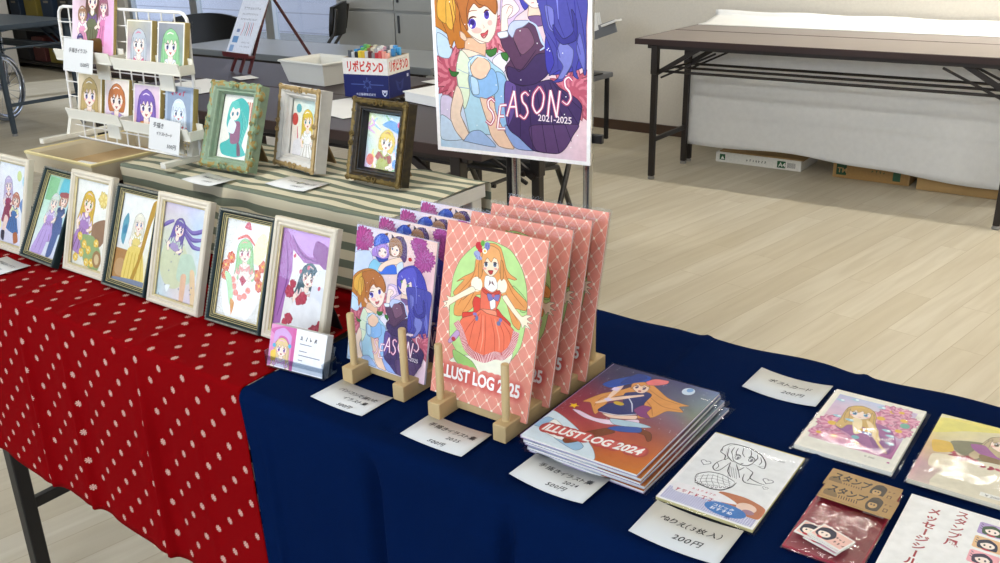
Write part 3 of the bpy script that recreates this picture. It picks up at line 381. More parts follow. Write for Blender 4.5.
'log2024':[["p","DCE9F0",[[-0.012,1.464],[-0.026,0.996],[0.114,1.005],[0.357,1.133],[0.569,1.297],[0.641,1.432],[0.296,1.438]]],["p","A9C9E2",[[-0.004,1.242],[0.023,1.079],[0.168,1.116],[0.162,1.21]]],["p","A9C9E2",[[0.218,1.306],[0.324,1.215],[0.487,1.301],[0.457,1.384]]],["p","F7F7F2",[[0.093,1.265],[0.088,1.083],[0.231,1.156],[0.399,1.28],[0.264,1.317]]],["e","D8E4F0",[[0.772,0.116]],0.0519,0.0645,0],["e","8CB4DC",[[0.775,0.09]],0.0264,0.0368,0],["p","F2DCEC",[[0.123,0.875],[0.267,0.935],[0.463,0.934],[0.669,0.82],[0.642,0.744],[0.509,0.837],[0.345,0.895],[0.187,0.862]]],["p","BFD6E2",[[0.453,0.84],[0.67,0.784],[0.783,0.791],[0.671,0.863],[0.523,0.903]]],["p","8E5230",[[0.395,1.114],[0.505,0.978],[0.585,1.007],[0.496,1.142],[0.402,1.285],[0.349,1.334],[0.305,1.302],[0.324,1.232]]],["p","8E5230",[[0.718,0.853],[0.818,0.867],[0.868,0.955],[0.854,0.989],[0.795,0.924],[0.725,0.916]]],["p","4468B4",[[0.55,0.918],[0.715,0.84],[0.746,0.905],[0.615,0.973],[0.507,0.983]]],["p","E4A662",[[0.347,0.277],[0.414,0.145],[0.531,0.206],[0.682,0.306],[0.813,0.332],[0.884,0.335],[0.824,0.391],[0.887,0.454],[0.771,0.505],[0.725,0.646],[0.62,0.718],[0.556,0.465],[0.431,0.368],[0.354,0.453],[0.295,0.554],[0.318,0.845],[0.187,0.706],[0.124,0.718],[0.189,0.525],[0.286,0.397]]],["l","B8743A",[[0.448,0.237],[0.65,0.341],[0.823,0.354]],0.007],["l","B8743A",[[0.495,0.337],[0.701,0.452],[0.859,0.438]],0.007],["l","B8743A",[[0.51,0.409],[0.632,0.505],[0.711,0.635]],0.007],["l","B8743A",[[0.303,0.43],[0.223,0.589],[0.241,0.738]],0.007],["p","36407F",[[0.346,0.417],[0.483,0.311],[0.548,0.335],[0.559,0.472],[0.591,0.658],[0.467,0.755],[0.302,0.785],[0.323,0.627],[0.421,0.594]]],["l","E8E6F2",[[0.32,0.791],[0.473,0.767],[0.599,0.666]],0.012],["l","D9DCEC",[[0.399,0.463],[0.478,0.543],[0.546,0.662]],0.012],["e","D8B83C",[[0.387,0.596]],0.0461,0.0277,0],["p","F6D8C4",[[0.356,0.803],[0.476,0.773],[0.6,0.695],[0.618,0.752],[0.448,0.831]]],["l","F6D8C4",[[0.246,0.258],[0.261,0.388],[0.271,0.565]],0.05],["l","F6D8C4",[[0.495,0.369],[0.387,0.477],[0.285,0.591],[0.224,0.688]],0.05],["l","E8D8F0",[[0.246,0.366],[0.244,0.425]],0.055],["l","E8D8F0",[[0.291,0.564],[0.272,0.605]],0.055],["p","FADFCB",[[0.324,0.246],[0.367,0.317],[0.425,0.354],[0.468,0.342],[0.483,0.286],[0.461,0.215],[0.386,0.192]]],["p","E4A662",[[0.351,0.325],[0.318,0.249],[0.34,0.18],[0.412,0.163],[0.477,0.224],[0.461,0.223],[0.416,0.211],[0.401,0.243],[0.36,0.221],[0.352,0.266]]],["e","6A4A7A",[[0.38,0.278]],0.0125,0.0224,0],["e","6A4A7A",[[0.443,0.268]],0.0121,0.0219,0],["l","4C2A3A",[[0.354,0.265],[0.365,0.248],[0.386,0.25]],0.01],["l","4C2A3A",[[0.419,0.255],[0.428,0.238],[0.451,0.244]],0.01],["e","C05C5C",[[0.43,0.324]],0.0143,0.0143,0],["p","2F62BE",[[0.109,0.381],[0.14,0.273],[0.236,0.134],[0.276,0.047],[0.396,0.052],[0.408,0.131],[0.321,0.223],[0.252,0.33],[0.187,0.403]]],["p","2A4FA0",[[0.232,0.29],[0.24,0.141],[0.276,0.047],[0.373,0.08],[0.342,0.183]]],["p","F08A8C",[[0.399,0.152],[0.445,0.063],[0.552,0.039],[0.564,0.092],[0.509,0.159],[0.438,0.192]]],["p","9A4E8C",[[0.542,0.627],[0.564,0.523],[0.642,0.519],[0.648,0.611],[0.71,0.673],[0.635,0.692]]],["s","F2CE28",[[0.1,0.816]],0.045],["g","t",[[0.084,1.251],[0.902,1.176]]]],
'colouring':[["p","F4F4F4",[[0.186,0.961],[0.181,0.878],[0.267,0.779],[0.404,0.755],[0.552,0.81],[0.552,0.915],[0.491,1.016],[0.38,1.047],[0.247,1.028]]],["l","3E3C44",[[0.191,0.876],[0.205,1.005],[0.277,1.072]],0.005],["l","3E3C44",[[0.233,0.849],[0.253,0.974],[0.321,1.044]],0.005],["l","3E3C44",[[0.274,0.822],[0.3,0.943],[0.365,1.015]],0.005],["l","3E3C44",[[0.316,0.795],[0.348,0.912],[0.409,0.987]],0.005],["l","3E3C44",[[0.357,0.768],[0.396,0.881],[0.453,0.958]],0.005],["l","3E3C44",[[0.399,0.741],[0.444,0.85],[0.497,0.93]],0.005],["l","3E3C44",[[0.44,0.715],[0.491,0.819],[0.541,0.901]],0.005],["l","3E3C44",[[0.197,0.924],[0.324,0.816],[0.531,0.836]],0.005],["l","3E3C44",[[0.216,0.967],[0.349,0.873],[0.543,0.866]],0.005],["l","3E3C44",[[0.235,1.011],[0.373,0.93],[0.555,0.896]],0.005],["l","3E3C44",[[0.254,1.053],[0.396,0.986],[0.567,0.926]],0.005],["l","3E3C44",[[0.186,0.961],[0.181,0.878],[0.267,0.779],[0.404,0.755],[0.552,0.81]],0.013],["l","3E3C44",[[0.19,0.971],[0.247,1.037],[0.384,1.057],[0.495,1.026],[0.563,0.916],[0.575,0.816]],0.018],["e","3E3C44",[[0.228,1.024]],0.0144,0.021,0],["e","F4F4F4",[[0.227,1.02]],0.0094,0.0139,0],["e","3E3C44",[[0.271,1.022]],0.0144,0.021,0],["e","F4F4F4",[[0.27,1.018]],0.0094,0.0143,0],["e","3E3C44",[[0.315,1.02]],0.0136,0.0206,0],["e","F4F4F4",[[0.313,1.016]],0.0094,0.0143,0],["e","3E3C44",[[0.357,1.018]],0.0144,0.021,0],["e","F4F4F4",[[0.356,1.014]],0.0094,0.0143,0],["e","3E3C44",[[0.4,1.016]],0.0144,0.021,0],["e","F4F4F4",[[0.399,1.012]],0.0094,0.0139,0],["e","3E3C44",[[0.438,1.002]],0.013,0.0215,0],["e","F4F4F4",[[0.437,0.999]],0.01,0.0139,0],["e","3E3C44",[[0.471,0.977]],0.0136,0.0206,0],["e","F4F4F4",[[0.47,0.973]],0.0094,0.0149,0],["e","3E3C44",[[0.504,0.951]],0.013,0.0215,0],["e","F4F4F4",[[0.502,0.948]],0.0103,0.0143,0],["e","3E3C44",[[0.537,0.926]],0.013,0.0215,0],["e","F4F4F4",[[0.535,0.923]],0.0094,0.0143,0],["p","F4F4F4",[[0.285,0.385],[0.244,0.178],[0.337,0.108],[0.493,0.121],[0.632,0.207],[0.707,0.363],[0.643,0.404],[0.596,0.39],[0.542,0.469],[0.44,0.477],[0.349,0.436]]],["l","3E3C44",[[0.217,0.327],[0.194,0.233],[0.237,0.134],[0.337,0.108],[0.47,0.117],[0.601,0.181],[0.693,0.304],[0.714,0.415],[0.644,0.407]],0.016],["l","3E3C44",[[0.194,0.233],[0.208,0.342],[0.28,0.389],[0.306,0.473],[0.329,0.403]],0.013],["l","3E3C44",[[0.257,0.226],[0.3,0.376],[0.377,0.454],[0.402,0.447]],0.013],["l","3E3C44",[[0.345,0.347],[0.388,0.433],[0.457,0.466],[0.539,0.462],[0.578,0.387],[0.579,0.279]],0.013],["l","3E3C44",[[0.34,0.172],[0.354,0.272],[0.385,0.33]],0.01],["l","3E3C44",[[0.389,0.141],[0.419,0.253],[0.469,0.313]],0.01],["l","3E3C44",[[0.467,0.138],[0.505,0.22],[0.518,0.309]],0.01],["l","3E3C44",[[0.557,0.187],[0.588,0.259],[0.584,0.338]],0.01],["l","3E3C44",[[0.3,0.18],[0.307,0.279],[0.345,0.347]],0.01],["l","3E3C44",[[0.608,0.223],[0.649,0.31],[0.646,0.379]],0.01],["e","3E3C44",[[0.406,0.354]],0.0302,0.0503,0],["e","F4F4F4",[[0.407,0.357]],0.0247,0.0396,0],["e","85838C",[[0.412,0.363]],0.0139,0.031,0],["e","3E3C44",[[0.543,0.319]],0.0305,0.0516,0],["e","F4F4F4",[[0.545,0.323]],0.0239,0.0386,0],["e","85838C",[[0.548,0.33]],0.0139,0.031,0],["l","3E3C44",[[0.362,0.336],[0.382,0.295],[0.418,0.304]],0.013],["l","3E3C44",[[0.501,0.297],[0.521,0.261],[0.562,0.28]],0.013],["l","3E3C44",[[0.471,0.438],[0.488,0.45],[0.496,0.427]],0.009],["l","3E3C44",[[0.307,0.454],[0.26,0.561],[0.257,0.666],[0.3,0.718],[0.343,0.682],[0.38,0.488]],0.013],["l","3E3C44",[[0.26,0.561],[0.303,0.623],[0.298,0.702]],0.008],["l","3E3C44",[[0.38,0.488],[0.418,0.659],[0.487,0.753]],0.013],["l","3E3C44",[[0.445,0.491],[0.503,0.583],[0.535,0.504]],0.013],["l","3E3C44",[[0.503,0.583],[0.567,0.714]],0.009],["l","3E3C44",[[0.552,0.494],[0.644,0.548],[0.658,0.66],[0.758,0.698],[0.832,0.7]],0.013],["l","3E3C44",[[0.58,0.62],[0.607,0.732],[0.662,0.768],[0.806,0.729]],0.013],["l","3E3C44",[[0.658,0.66],[0.653,0.723]],0.009],["l","3E3C44",[[0.404,0.558],[0.464,0.738]],0.004],["l","3E3C44",[[0.425,0.562],[0.485,0.742]],0.004],["l","3E3C44",[[0.446,0.566],[0.505,0.746]],0.004],["l","3E3C44",[[0.466,0.571],[0.526,0.75]],0.004],["l","3E3C44",[[0.487,0.575],[0.546,0.754]],0.004]]}

# ================================================================== THE ROOM
def floor_mat():
    m, nt, b, N, L = nodes_of('light_wood_planks')
    tc = N.new('ShaderNodeTexCoord'); mp = N.new('ShaderNodeMapping'); mp.inputs['Rotation'].default_value = (0, 0, R(90 + 10)); L.new(tc.outputs['Object'], mp.inputs['Vector'])
    br = N.new('ShaderNodeTexBrick'); br.inputs['Scale'].default_value = 1; br.inputs['Brick Width'].default_value = .92; br.inputs['Row Height'].default_value = .10
    br.inputs['Mortar Size'].default_value = .0012; br.inputs['Mortar Smooth'].default_value = .3; br.offset = .37; br.offset_frequency = 2
    br.inputs['Color1'].default_value = (0, 0, 0, 1); br.inputs['Color2'].default_value = (1, 1, 1, 1); br.inputs['Mortar'].default_value = (.5, .5, .5, 1); br.inputs['Bias'].default_value = 0
    L.new(mp.outputs[0], br.inputs['Vector'])
    mp2 = N.new('ShaderNodeMapping'); mp2.inputs['Scale'].default_value = (2.2, 26, 2); L.new(mp.outputs[0], mp2.inputs['Vector'])
    ad = N.new('ShaderNodeVectorMath'); ad.operation = 'MULTIPLY_ADD'; L.new(br.outputs['Color'], ad.inputs[0]); ad.inputs[1].default_value = (7, 3, 5); L.new(mp2.outputs[0], ad.inputs[2])
    n1 = N.new('ShaderNodeTexNoise'); n1.inputs['Scale'].default_value = 1.0; n1.inputs['Detail'].default_value = 6; n1.inputs['Distortion'].default_value = .6; L.new(ad.outputs[0], n1.inputs['Vector'])
    sp = N.new('ShaderNodeSeparateColor'); L.new(br.outputs['Color'], sp.inputs[0])
    base = mixc(nt, sp.outputs[0], 'C4BAA3', 'D0C8B5')
    f = N.new('ShaderNodeMapRange'); f.inputs[1].default_value = .34; f.inputs[2].default_value = .66; L.new(n1.outputs['Fac'], f.inputs[0])
    c2 = mixc(nt, M2(nt, 'MULTIPLY', f.outputs[0], .55), base, 'B6AA91')
    c3 = mixc(nt, M2(nt, 'MULTIPLY', br.outputs['Fac'], .55), c2, '9A8666')
    L.new(c3, b.inputs['Base Color']); b.inputs['Roughness'].default_value = .42; b.inputs['Specular IOR Level'].default_value = .35
    return m
def wall_mat():
    return mat('cream_wallpaper', 'D6D0C4', .85, spec=.2, noise=.05, scale=90, bump=.35, bscale=110)

TH = R(-1.0)                                             # the back wall runs a little askew to the tables
def on_wall(x): return 5.17 + math.tan(TH) * (x + 2.75)
WM = wall_mat()
b = MB(); b.box((-3, 2.0, -.02), (17, 9, .04)); struct(b.build('floor', floor_mat()))
b = MB(); b.box((-3, 2.0, 2.68), (17, 9, .04)); struct(b.build('ceiling', mat('ceiling_board', 'E4E2DC', .9, noise=.03, scale=60)))
def wall_seg(b, x0, x1, z0, z1, t=.12):
    y0, y1 = on_wall(x0), on_wall(x1)
    A = [b.bm.verts.new(v) for v in ((x0, y0, z0), (x1, y1, z0), (x1, y1 + t, z0), (x0, y0 + t, z0), (x0, y0, z1), (x1, y1, z1), (x1, y1 + t, z1), (x0, y0 + t, z1))]
    for f in ((0, 1, 5, 4), (1, 2, 6, 5), (2, 3, 7, 6), (3, 0, 4, 7), (4, 5, 6, 7), (3, 2, 1, 0)): b.bm.faces.new([A[i] for i in f])
OX0, OX1 = -8.15, -5.15
b = MB(); wall_seg(b, -5.15, 5.3, 0, 2.66); wall_seg(b, -11.2, OX0, 0, 2.66); wall_seg(b, OX0, OX1, 2.25, 2.66); wall_seg(b, OX0, OX1, 0, .10)
struct(b.build('wall_back', WM))
b = MB(); b.box((-11.2, 2, 1.33), (.1, 8.6, 2.66)); struct(b.build('wall_left', WM))
b = MB(); b.box((5.3, 1.3, 1.33), (.1, 7.6, 2.66)); struct(b.build('wall_right', WM))
b = MB()
for x0, x1, z0, z1 in ((-11.2, -5.2, 0, 2.66), (3.2, 5.3, 0, 2.66), (-5.2, 3.2, 0, .95), (-5.2, 3.2, 2.35, 2.66)): b.box(((x0 + x1) / 2, -2.4, (z0 + z1) / 2), (x1 - x0, .1, z1 - z0))  # window opening made up here to let fill light in from behind the camera
struct(b.build('wall_front', WM))
BB = mat('dark_brown_skirting', '4A3424', .5, noise=.15, scale=20)
b = MB(); A = wall_seg(b, -5.1, 5.2, 0, .062, -.012); struct(b.build('baseboard_back', BB))
# window wall: three aluminium framed panes; the front wall's panes are added for fill light
ALU = mat('brushed_aluminium', 'AEB2B6', .35, .7)
for i in range(7):
    x0 = OX0 + i * 1.0 if i < 3 else -5.2 + (i - 3) * 2.1; ww = 1.0 if i < 3 else 2.1; x1 = x0 + ww; y = on_wall((x0 + x1) / 2) + .06 if i < 3 else -2.4; hz = 2.15 if i < 3 else 1.4
    e = thing('window_%d' % (i + 1), 'tall aluminium framed window pane in the back wall, added ones in front', 'window', ((x0 + x1) / 2, y, .1 if i < 3 else .95), (0, 0, TH if i < 3 else 0)); e['kind'] = 'structure'
    del e['label']; del e['category']
    f = MB()
    f.box((-ww / 2 + .025, 0, hz / 2), (.05, .06, hz), bev=.004); f.box((ww / 2 - .025, 0, hz / 2), (.05, .06, hz), bev=.004); f.box((0, 0, .04), (ww - .1, .06, .08), bev=.004); f.box((0, 0, hz - .03), (ww - .1, .06, .06), bev=.004)
    f.build('window_frame', ALU, e)
    g = MB(); g.box((0, .01, hz / 2 + .01), (ww - .1, .006, hz - .13)); g.build('window_pane', PANE, e)
# outdoors beyond the glass
sd, nt, bs, N, L = nodes_of('white_siding')
tc = N.new('ShaderNodeTexCoord'); sx = N.new('ShaderNodeSeparateXYZ'); L.new(tc.outputs['Object'], sx.inputs[0])
fr = M2(nt, 'FRACT', M2(nt, 'MULTIPLY', sx.outputs[2], 4.2)); ln = M2(nt, 'LESS_THAN', fr, .06)
L.new(mixc(nt, ln, 'DDDEEA', 'B9BAC8'), bs.inputs['Base Color']); bs.inputs['Roughness'].default_value = .7
b = MB(); b.box((-9, 8.6, 1.95), (9, .1, 3.3)); b.box((-9, 8.5, .2), (9, .3, .5)); struct(b.build('wall_outside', sd))
b = MB(); b.box((-9, 8.2, -.05), (14, 5.6, .08)); struct(b.build('ground', mat('pale_paving', '9C9C98', .9, noise=.15, scale=6)))

# ================================================================== FOLDING TABLES
DKM = mat('dark_brown_steel', '2B2522', .45, .3)
def lam(name, top, rough=.3): return mat(name, top, rough, spec=.3, noise=.06, scale=8, stretch=(1, 12, 1))
def folding_table(label, x0, x1, y0, y1, h=.70, top='4A403C', edge='2C1815', leg=None, rough=.35, ins=.10, group=None, casters=False, coatc=0, name='folding_table'):
    leg = leg or DKM; w = x1 - x0; d = y1 - y0
    t = thing(name, label, 'table', ((x0 + x1) / 2, (y0 + y1) / 2, 0), group=group)
    b = MB(); b.box((0, 0, h - .012), (w - .006, d - .006, .022), bev=.003); b.build('tabletop', lam('laminate_' + top, top, rough), t)
    b = MB(); b.sweep_rect(w, d, [(0, h - .028), (0, h - .002), (.003, h), (.008, h - .0012), (.008, h - .028)]); b.build('edge_band', mat('edge_band_' + edge, edge, .35), t)
    b = MB(); 
    for s in (-1, 1): b.box((0, s * (d / 2 - .03), h - .036), (w - .12, .02, .022), bev=.002)
    for k in range(3): b.box(((k - 1) * (w - .16) / 2, 0, h - .033), (.02, d - .08, .016))
    b.build('apron', leg, t)
    for sx in (-1, 1):
        x = sx * (w / 2 - ins)
        for sy in (-1, 1):
            y = sy * (d / 2 - .03)
            b = MB(); b.box((x, y, (h - .03) / 2 + .008), (.028, .028, h - .045), bev=.003); b.box((x, y, h - .10), (.034, .034, .14), bev=.003)
            l = b.build('leg', leg, t)
            b = MB(); b.lathe([(.017, 0), (.018, .006), (.014, .014)], (x, y, 0), 14); b.build('foot_cap', mat('grey_foot', '8A8884', .5), l)
        b = MB(); b.box((x, 0, .20), (.016, d - .08, .022), bev=.002); b.build('cross_rail', leg, t)
        b = MB()
        for sy in (-1, 1):
            b = MB(); y = sy * (d / 2 - .05)
            b.bar((x, y, h - .17), (x - sx * .22, y, h - .04), .012, .022); b.bar((x - sx * .02, y * .96, h - .19), (x - sx * .30, y * .96, h - .06), .010, .010)
            b.build('folding_brace', leg, t)
    if 'blue grey' in label:
        for sy in (-1, 1):
            b = MB(); b.box((0, sy * (d / 2 - .03), h - .075), (w - .10, .03, .05), bev=.003); b.box((0, sy * (d / 2 - .03), h - .19), (w - .14, .03, .035), bev=.003); b.build('side_rail', leg, t)
    b = MB()
    for k in (-.34, 0, .34): b.tube([(-w / 2 + ins + .02, k * d, h - .16), (w / 2 - ins - .02, k * d, h - .16)], .0065, 8)
    for s in (-1, 1): b.tube([(s * (w / 2 - ins - .03), -.36 * d, h - .155), (s * (w / 2 - ins - .03), .36 * d, h - .155)], .006, 8)
    b.build('shelf_rack', leg, t)
    return t
folding_table('long folding table under the red and navy cloths', -1.76, .04, .655, 1.09, .694, leg=mat('black_steel', '1D1C1E', .4, .3))
folding_table('dark brown folding table with a bare top by the far wall', -2.2, -.4, 4.16, 4.598, .70, top='8A807A', edge='33201C')
folding_table('dark folding table against the wall under the white paper sheet', -2.2, -.4, 4.600, 5.07, .70, top='8A807A', edge='33201C')
folding_table('dark brown table behind the display, holding the pen box', -3.20, -1.40, 1.84, 2.275, .70, top='32262A', edge='2E1C1A', rough=.42)
folding_table('dark brown table behind, holding the small white tub', -4.02, -2.22, 2.28, 2.715, .70, top='32262A', edge='2E1C1A', rough=.42)
folding_table('table behind the dark brown tables, window reflection painted as its grey top', -4.14, -2.45, 2.90, 3.35, .70, top='8C9092', edge='6E7376', rough=.3)  # grey top colour stands in for window light mirrored in the tabletop
folding_table('blue grey folding table at the far left of the hall', -7.95, -6.12, 3.0, 3.55, .71, top='56626C', edge='3E4A55', leg=mat('blue_grey_steel', '46525E', .4, .4), ins=.06)

# white paper sheet on the rear far table, hanging down its front
PAPER = mat('white_paper', 'EDEDEA', .75, spec=.2, noise=.03, scale=14)
def cloth_grid(xs, prof, fn, name, m, thick=.0, uv=True):
    """xs: x stations; prof: [(s, y, z)] section; fn(x, s, y, z) -> Vector"""
    me = bpy.data.meshes.new(name); nx = len(xs); np_ = len(prof); vs = []; fs = []; uvs = []
    for s, y, z in prof:
        for x in xs: vs.append(fn(x, s, y, z)); uvs.append((x, s))
    for j in range(np_ - 1):
        for i in range(nx - 1): a = j * nx + i; fs.append((a, a + nx, a + nx + 1, a + 1))
    me.from_pydata([tuple(v) for v in vs], [], fs); me.update()
    lay = me.uv_layers.new(name='UVMap')
    for lp in me.loops: lay.data[lp.index].uv = uvs[lp.vertex_index]
    me.materials.append(m)
    for p in me.polygons: p.use_smooth = True
    o = bpy.data.objects.new(name, me); COL.objects.link(o)
    if thick:
        md = o.modifiers.new('thick', 'SOLIDIFY'); md.thickness = thick; md.offset = 1
    return o
def frange(a, b, n): return [a + (b - a) * i / (n - 1) for i in range(n)]
def section(yb, zb, y0, y1, ztop, zf, r=.012, ny=24, nb=8, nf=30):
    """back hang, top, rounded front edge, front hang"""
    P = []; s = 0
    pts = [(yb, z) for z in frange(zb, ztop - r, nb)]
    pts += [(y1 - r + r * math.cos(a), ztop - r + r * math.sin(a)) for a in frange(0, PI / 2, 5)[1:]]
    pts += [(y, ztop) for y in frange(y1 - r, y0 + r, ny)[1:]]
    pts += [(y0 + r - r * math.sin(a), ztop - r + r * math.cos(a)) for a in frange(0, PI / 2, 5)[1:]]
    pts += [(y0, z) for z in frange(ztop - r, zf, nf)[1:]]
    last = None
    for y, z in pts:
        if last: s += math.hypot(y - last[0], z - last[1])
        P.append((s, y, z)); last = (y, z)
    return P
def gs(x, c, w): return math.exp(-((x - c) / w) ** 2)

def far_sheet(x, s, y, z):
    if z < .69: y += .006 * math.sin(x * 9) * (1 - z / .7); z += .018 * math.sin(x * 3.1 + .5) * (1 - z / .7) if z < .3 else 0
    if y > 4.98: z += (y - 4.98) * (.20 - .075 * (x + 2.1)) + .003 * math.sin(x * 14)
    if z > .7 and y < 4.95: y = y
    return Vector((x, y, z))
prof = section(5.098, .735, 4.87, 5.095, .7035, .700, .002, 10, 3, 3)
o = cloth_grid(frange(-2.19, -.4, 60), prof, far_sheet, 'paper_sheet', PAPER, .001); tag(o, 'white paper sheet lying along the back of the far table', 'paper sheet')
def far_hang(x, s, y, z):
    k = (.69 - z) / .6
    y += k * (.006 * math.sin(x * 6.5) + .002 * math.sin(x * 17 + 1)); 
    if z < .13: z += (.012 * math.sin(x * 4.2 + 1.4) + .004 * math.sin(x * 11)) * (.13 - z) / .03 + .012
    z -= .045 * k * (x + 2.1) / 1.6
    return Vector((x, y, z))
prof = [(i * .02, 4.607, .655 - i * .0206) for i in range(28)]
o = cloth_grid(frange(-2.10, -.42, 80), prof, far_hang, 'hanging_sheet', mat('white_cloth', 'E2E2E0', .9, spec=.1, noise=.04, scale=40)); tag(o, 'white cloth hanging down under the far table, hiding what is stored', 'cloth')
o.modifiers.new('t', 'SOLIDIFY').thickness = .001

# cardboard boxes behind the hanging cloth
KRAFT = mat('brown_cardboard', 'A98958', .8, noise=.08, scale=25); WBOX = mat('white_cardboard', 'E2E0D8', .7, noise=.04, scale=20)
def carton(label, x0, x1, y0, y1, h, m, art=None, name='cardboard_box', z=0):
    t = thing(name, label, 'box', ((x0 + x1) / 2, (y0 + y1) / 2, z), group='cartons under the far table')
    w, d = x1 - x0, y1 - y0
    b = MB(); b.box((0, 0, h / 2), (w, d, h), bev=.003); b.build('carton_body', m, t)
    b = MB(); b.box((0, 0, h + .0008), (w * .99, .05, .0012)); b.build('sealing_tape', mat('brown_tape', '8E7444', .3), t)
    if art: art.build('printed_panel', w * .96, t, Matrix.Translation((0, -d / 2 - .0006, .002)) @ Matrix.Rotation(PI / 2, 4, 'X'))
    return t
a = Art(.115, 'E4E2DA'); a.rect(.03, .02, .10, .09, '2F6A42'); a.text('▲', .045, .08, .05, 'E4E2DA'); a.scribble(.36, .075, .24, .035, '3C4A40', .05); a.rect(.74, .02, .84, .10, '2F6A42'); a.text('A4', .755, .085, .07, 'E4E2DA', .02)
for k in range(9): a.rect(.86 + k * .011, .03, .865 + k * .011, .09, '3A3A3A')
carton('flat white paper carton under the left half of the far table', -1.97, -1.50, 4.70, 4.98, .055, WBOX, a)
a = Art(.24, 'A98958'); a.rect(.03, .04, .17, .20, '2E5A40'); a.text('TM', .045, .165, .10, 'B89A6A', .02); a.scribble(.5, .12, .2, .05, '5A6A48', .05); a.rect(.8, .07, .9, .2, '3A6448')
carton('brown carton with a green printed mark under the far table', -1.335, -.965, 4.69, 4.98, .09, KRAFT, a)
carton('plain brown carton at the right end under the far table', -.925, -.53, 4.655, 4.97, .10, KRAFT)
b = MB(); b.box((-1.72, 4.83, .0596), (.46, .26, .006), bev=.001); tag(b.build('cardboard_sheet', KRAFT), 'loose brown cardboard sheet on top of the white paper carton', 'cardboard')

# ================================================================== CLOTHS ON THE STALL TABLE
ZT = .70
def red_mat():
    m, nt, b, N, L = nodes_of('red_flower_print_cotton')
    uv = N.new('ShaderNodeUVMap'); sx = N.new('ShaderNodeSeparateXYZ'); L.new(uv.outputs[0], sx.inputs[0])
    cx, cy = .0525, .0500
    def lat(ox, oy):
        u = M2(nt, 'SUBTRACT', M2(nt, 'FRACT', M2(nt, 'MULTIPLY_ADD', sx.outputs[0], 1 / cx, ox)), .5); v = M2(nt, 'SUBTRACT', M2(nt, 'FRACT', M2(nt, 'MULTIPLY_ADD', sx.outputs[1], 1 / cy, oy)), .5)
        u = M2(nt, 'MULTIPLY', u, cx); v = M2(nt, 'MULTIPLY', v, cy)
        r = M2(nt, 'SQRT', M2(nt, 'ADD', M2(nt, 'MULTIPLY', u, u), M2(nt, 'MULTIPLY', M2(nt, 'MULTIPLY', v, v), .72)))
        an = M2(nt, 'ARCTAN2', v, u)
        pet = M2(nt, 'MULTIPLY_ADD', M2(nt, 'COSINE', M2(nt, 'MULTIPLY', an, 8.0)), .0007, .0042)
        ins = M2(nt, 'LESS_THAN', r, pet)
        spoke = M2(nt, 'MULTIPLY', M2(nt, 'LESS_THAN', M2(nt, 'COSINE', M2(nt, 'MULTIPLY', an, 8.0)), -.35), M2(nt, 'GREATER_THAN', r, .0011))
        return M2(nt, 'MULTIPLY', ins, M2(nt, 'SUBTRACT', 1.0, M2(nt, 'MULTIPLY', spoke, .75)))
    f = M2(nt, 'MAXIMUM', lat(0.0, 0.0), lat(.5, .5))
    n = N.new('ShaderNodeTexNoise'); n.inputs['Scale'].default_value = 5; tc = N.new('ShaderNodeTexCoord'); L.new(tc.outputs['Object'], n.inputs['Vector'])
    base = mixc(nt, n.outputs['Fac'], '780106', '820308')
    L.new(mixc(nt, f, base, 'D2A898'), b.inputs['Base Color']); b.inputs['Roughness'].default_value = .9; b.inputs['Specular IOR Level'].default_value = .04
    b.inputs['Sheen Weight'].default_value = .0
    n2 = N.new('ShaderNodeTexNoise'); n2.inputs['Scale'].default_value = 600; L.new(tc.outputs['Object'], n2.inputs['Vector']); bp = N.new('ShaderNodeBump'); bp.inputs['Strength'].default_value = .25; bp.inputs['Distance'].default_value = .001; L.new(n2.outputs['Fac'], bp.inputs['Height']); L.new(bp.outputs[0], b.inputs['Normal'])
    return m
def red_fn(x, s, y, z):
    k = max(0, .69 - z)
    if y > .66 and z > .69:
        for c in (-1.62, -1.42, -1.30, -1.10): z += .0048 * gs(x + (y - .65) * .06, c, .009) + .0012 * gs(x + (y - .65) * .06, c + .02, .02)
        z += .0008 * math.sin(x * 31 + y * 17) + .0006 * math.sin(y * 40)
    if y < .66:
        f = min(1, k / .12)
        for c, a in ((-1.62, .006), (-1.42, .006), (-1.30, .0075), (-1.10, .0085), (-.99, .002)):
            cc = c + k * .03
            y -= f * a * gs(x, cc, .0055) + f * a * .5 * gs(x, cc - .02, .02) - f * a * .6 * gs(x, cc + .03, .024)
        y -= f * .002 * math.sin(x * 21 + 1.3); y -= .010 * k
    if z < .42: z += .002 * math.sin(x * 19) - (.42 - z) * .35 * (x + 1.35)
    if x > -1.0: x += .07 * k * min(1, (x + 1.0) / .1)
    if x > -.9: 
        x -= .02 * max(0, min(1, (y - .66) / .3)) if z > .69 else 0
    return Vector((x, y, z))
sec = section(1.098, .52, .640, 1.098, ZT, .366, .007)
o = cloth_grid(frange(-1.80, -.8785, 190), sec, red_fn, 'tablecloth', red_mat(), .0008); tag(o, 'red tablecloth with small cream flower motifs hanging over the table front', 'tablecloth')

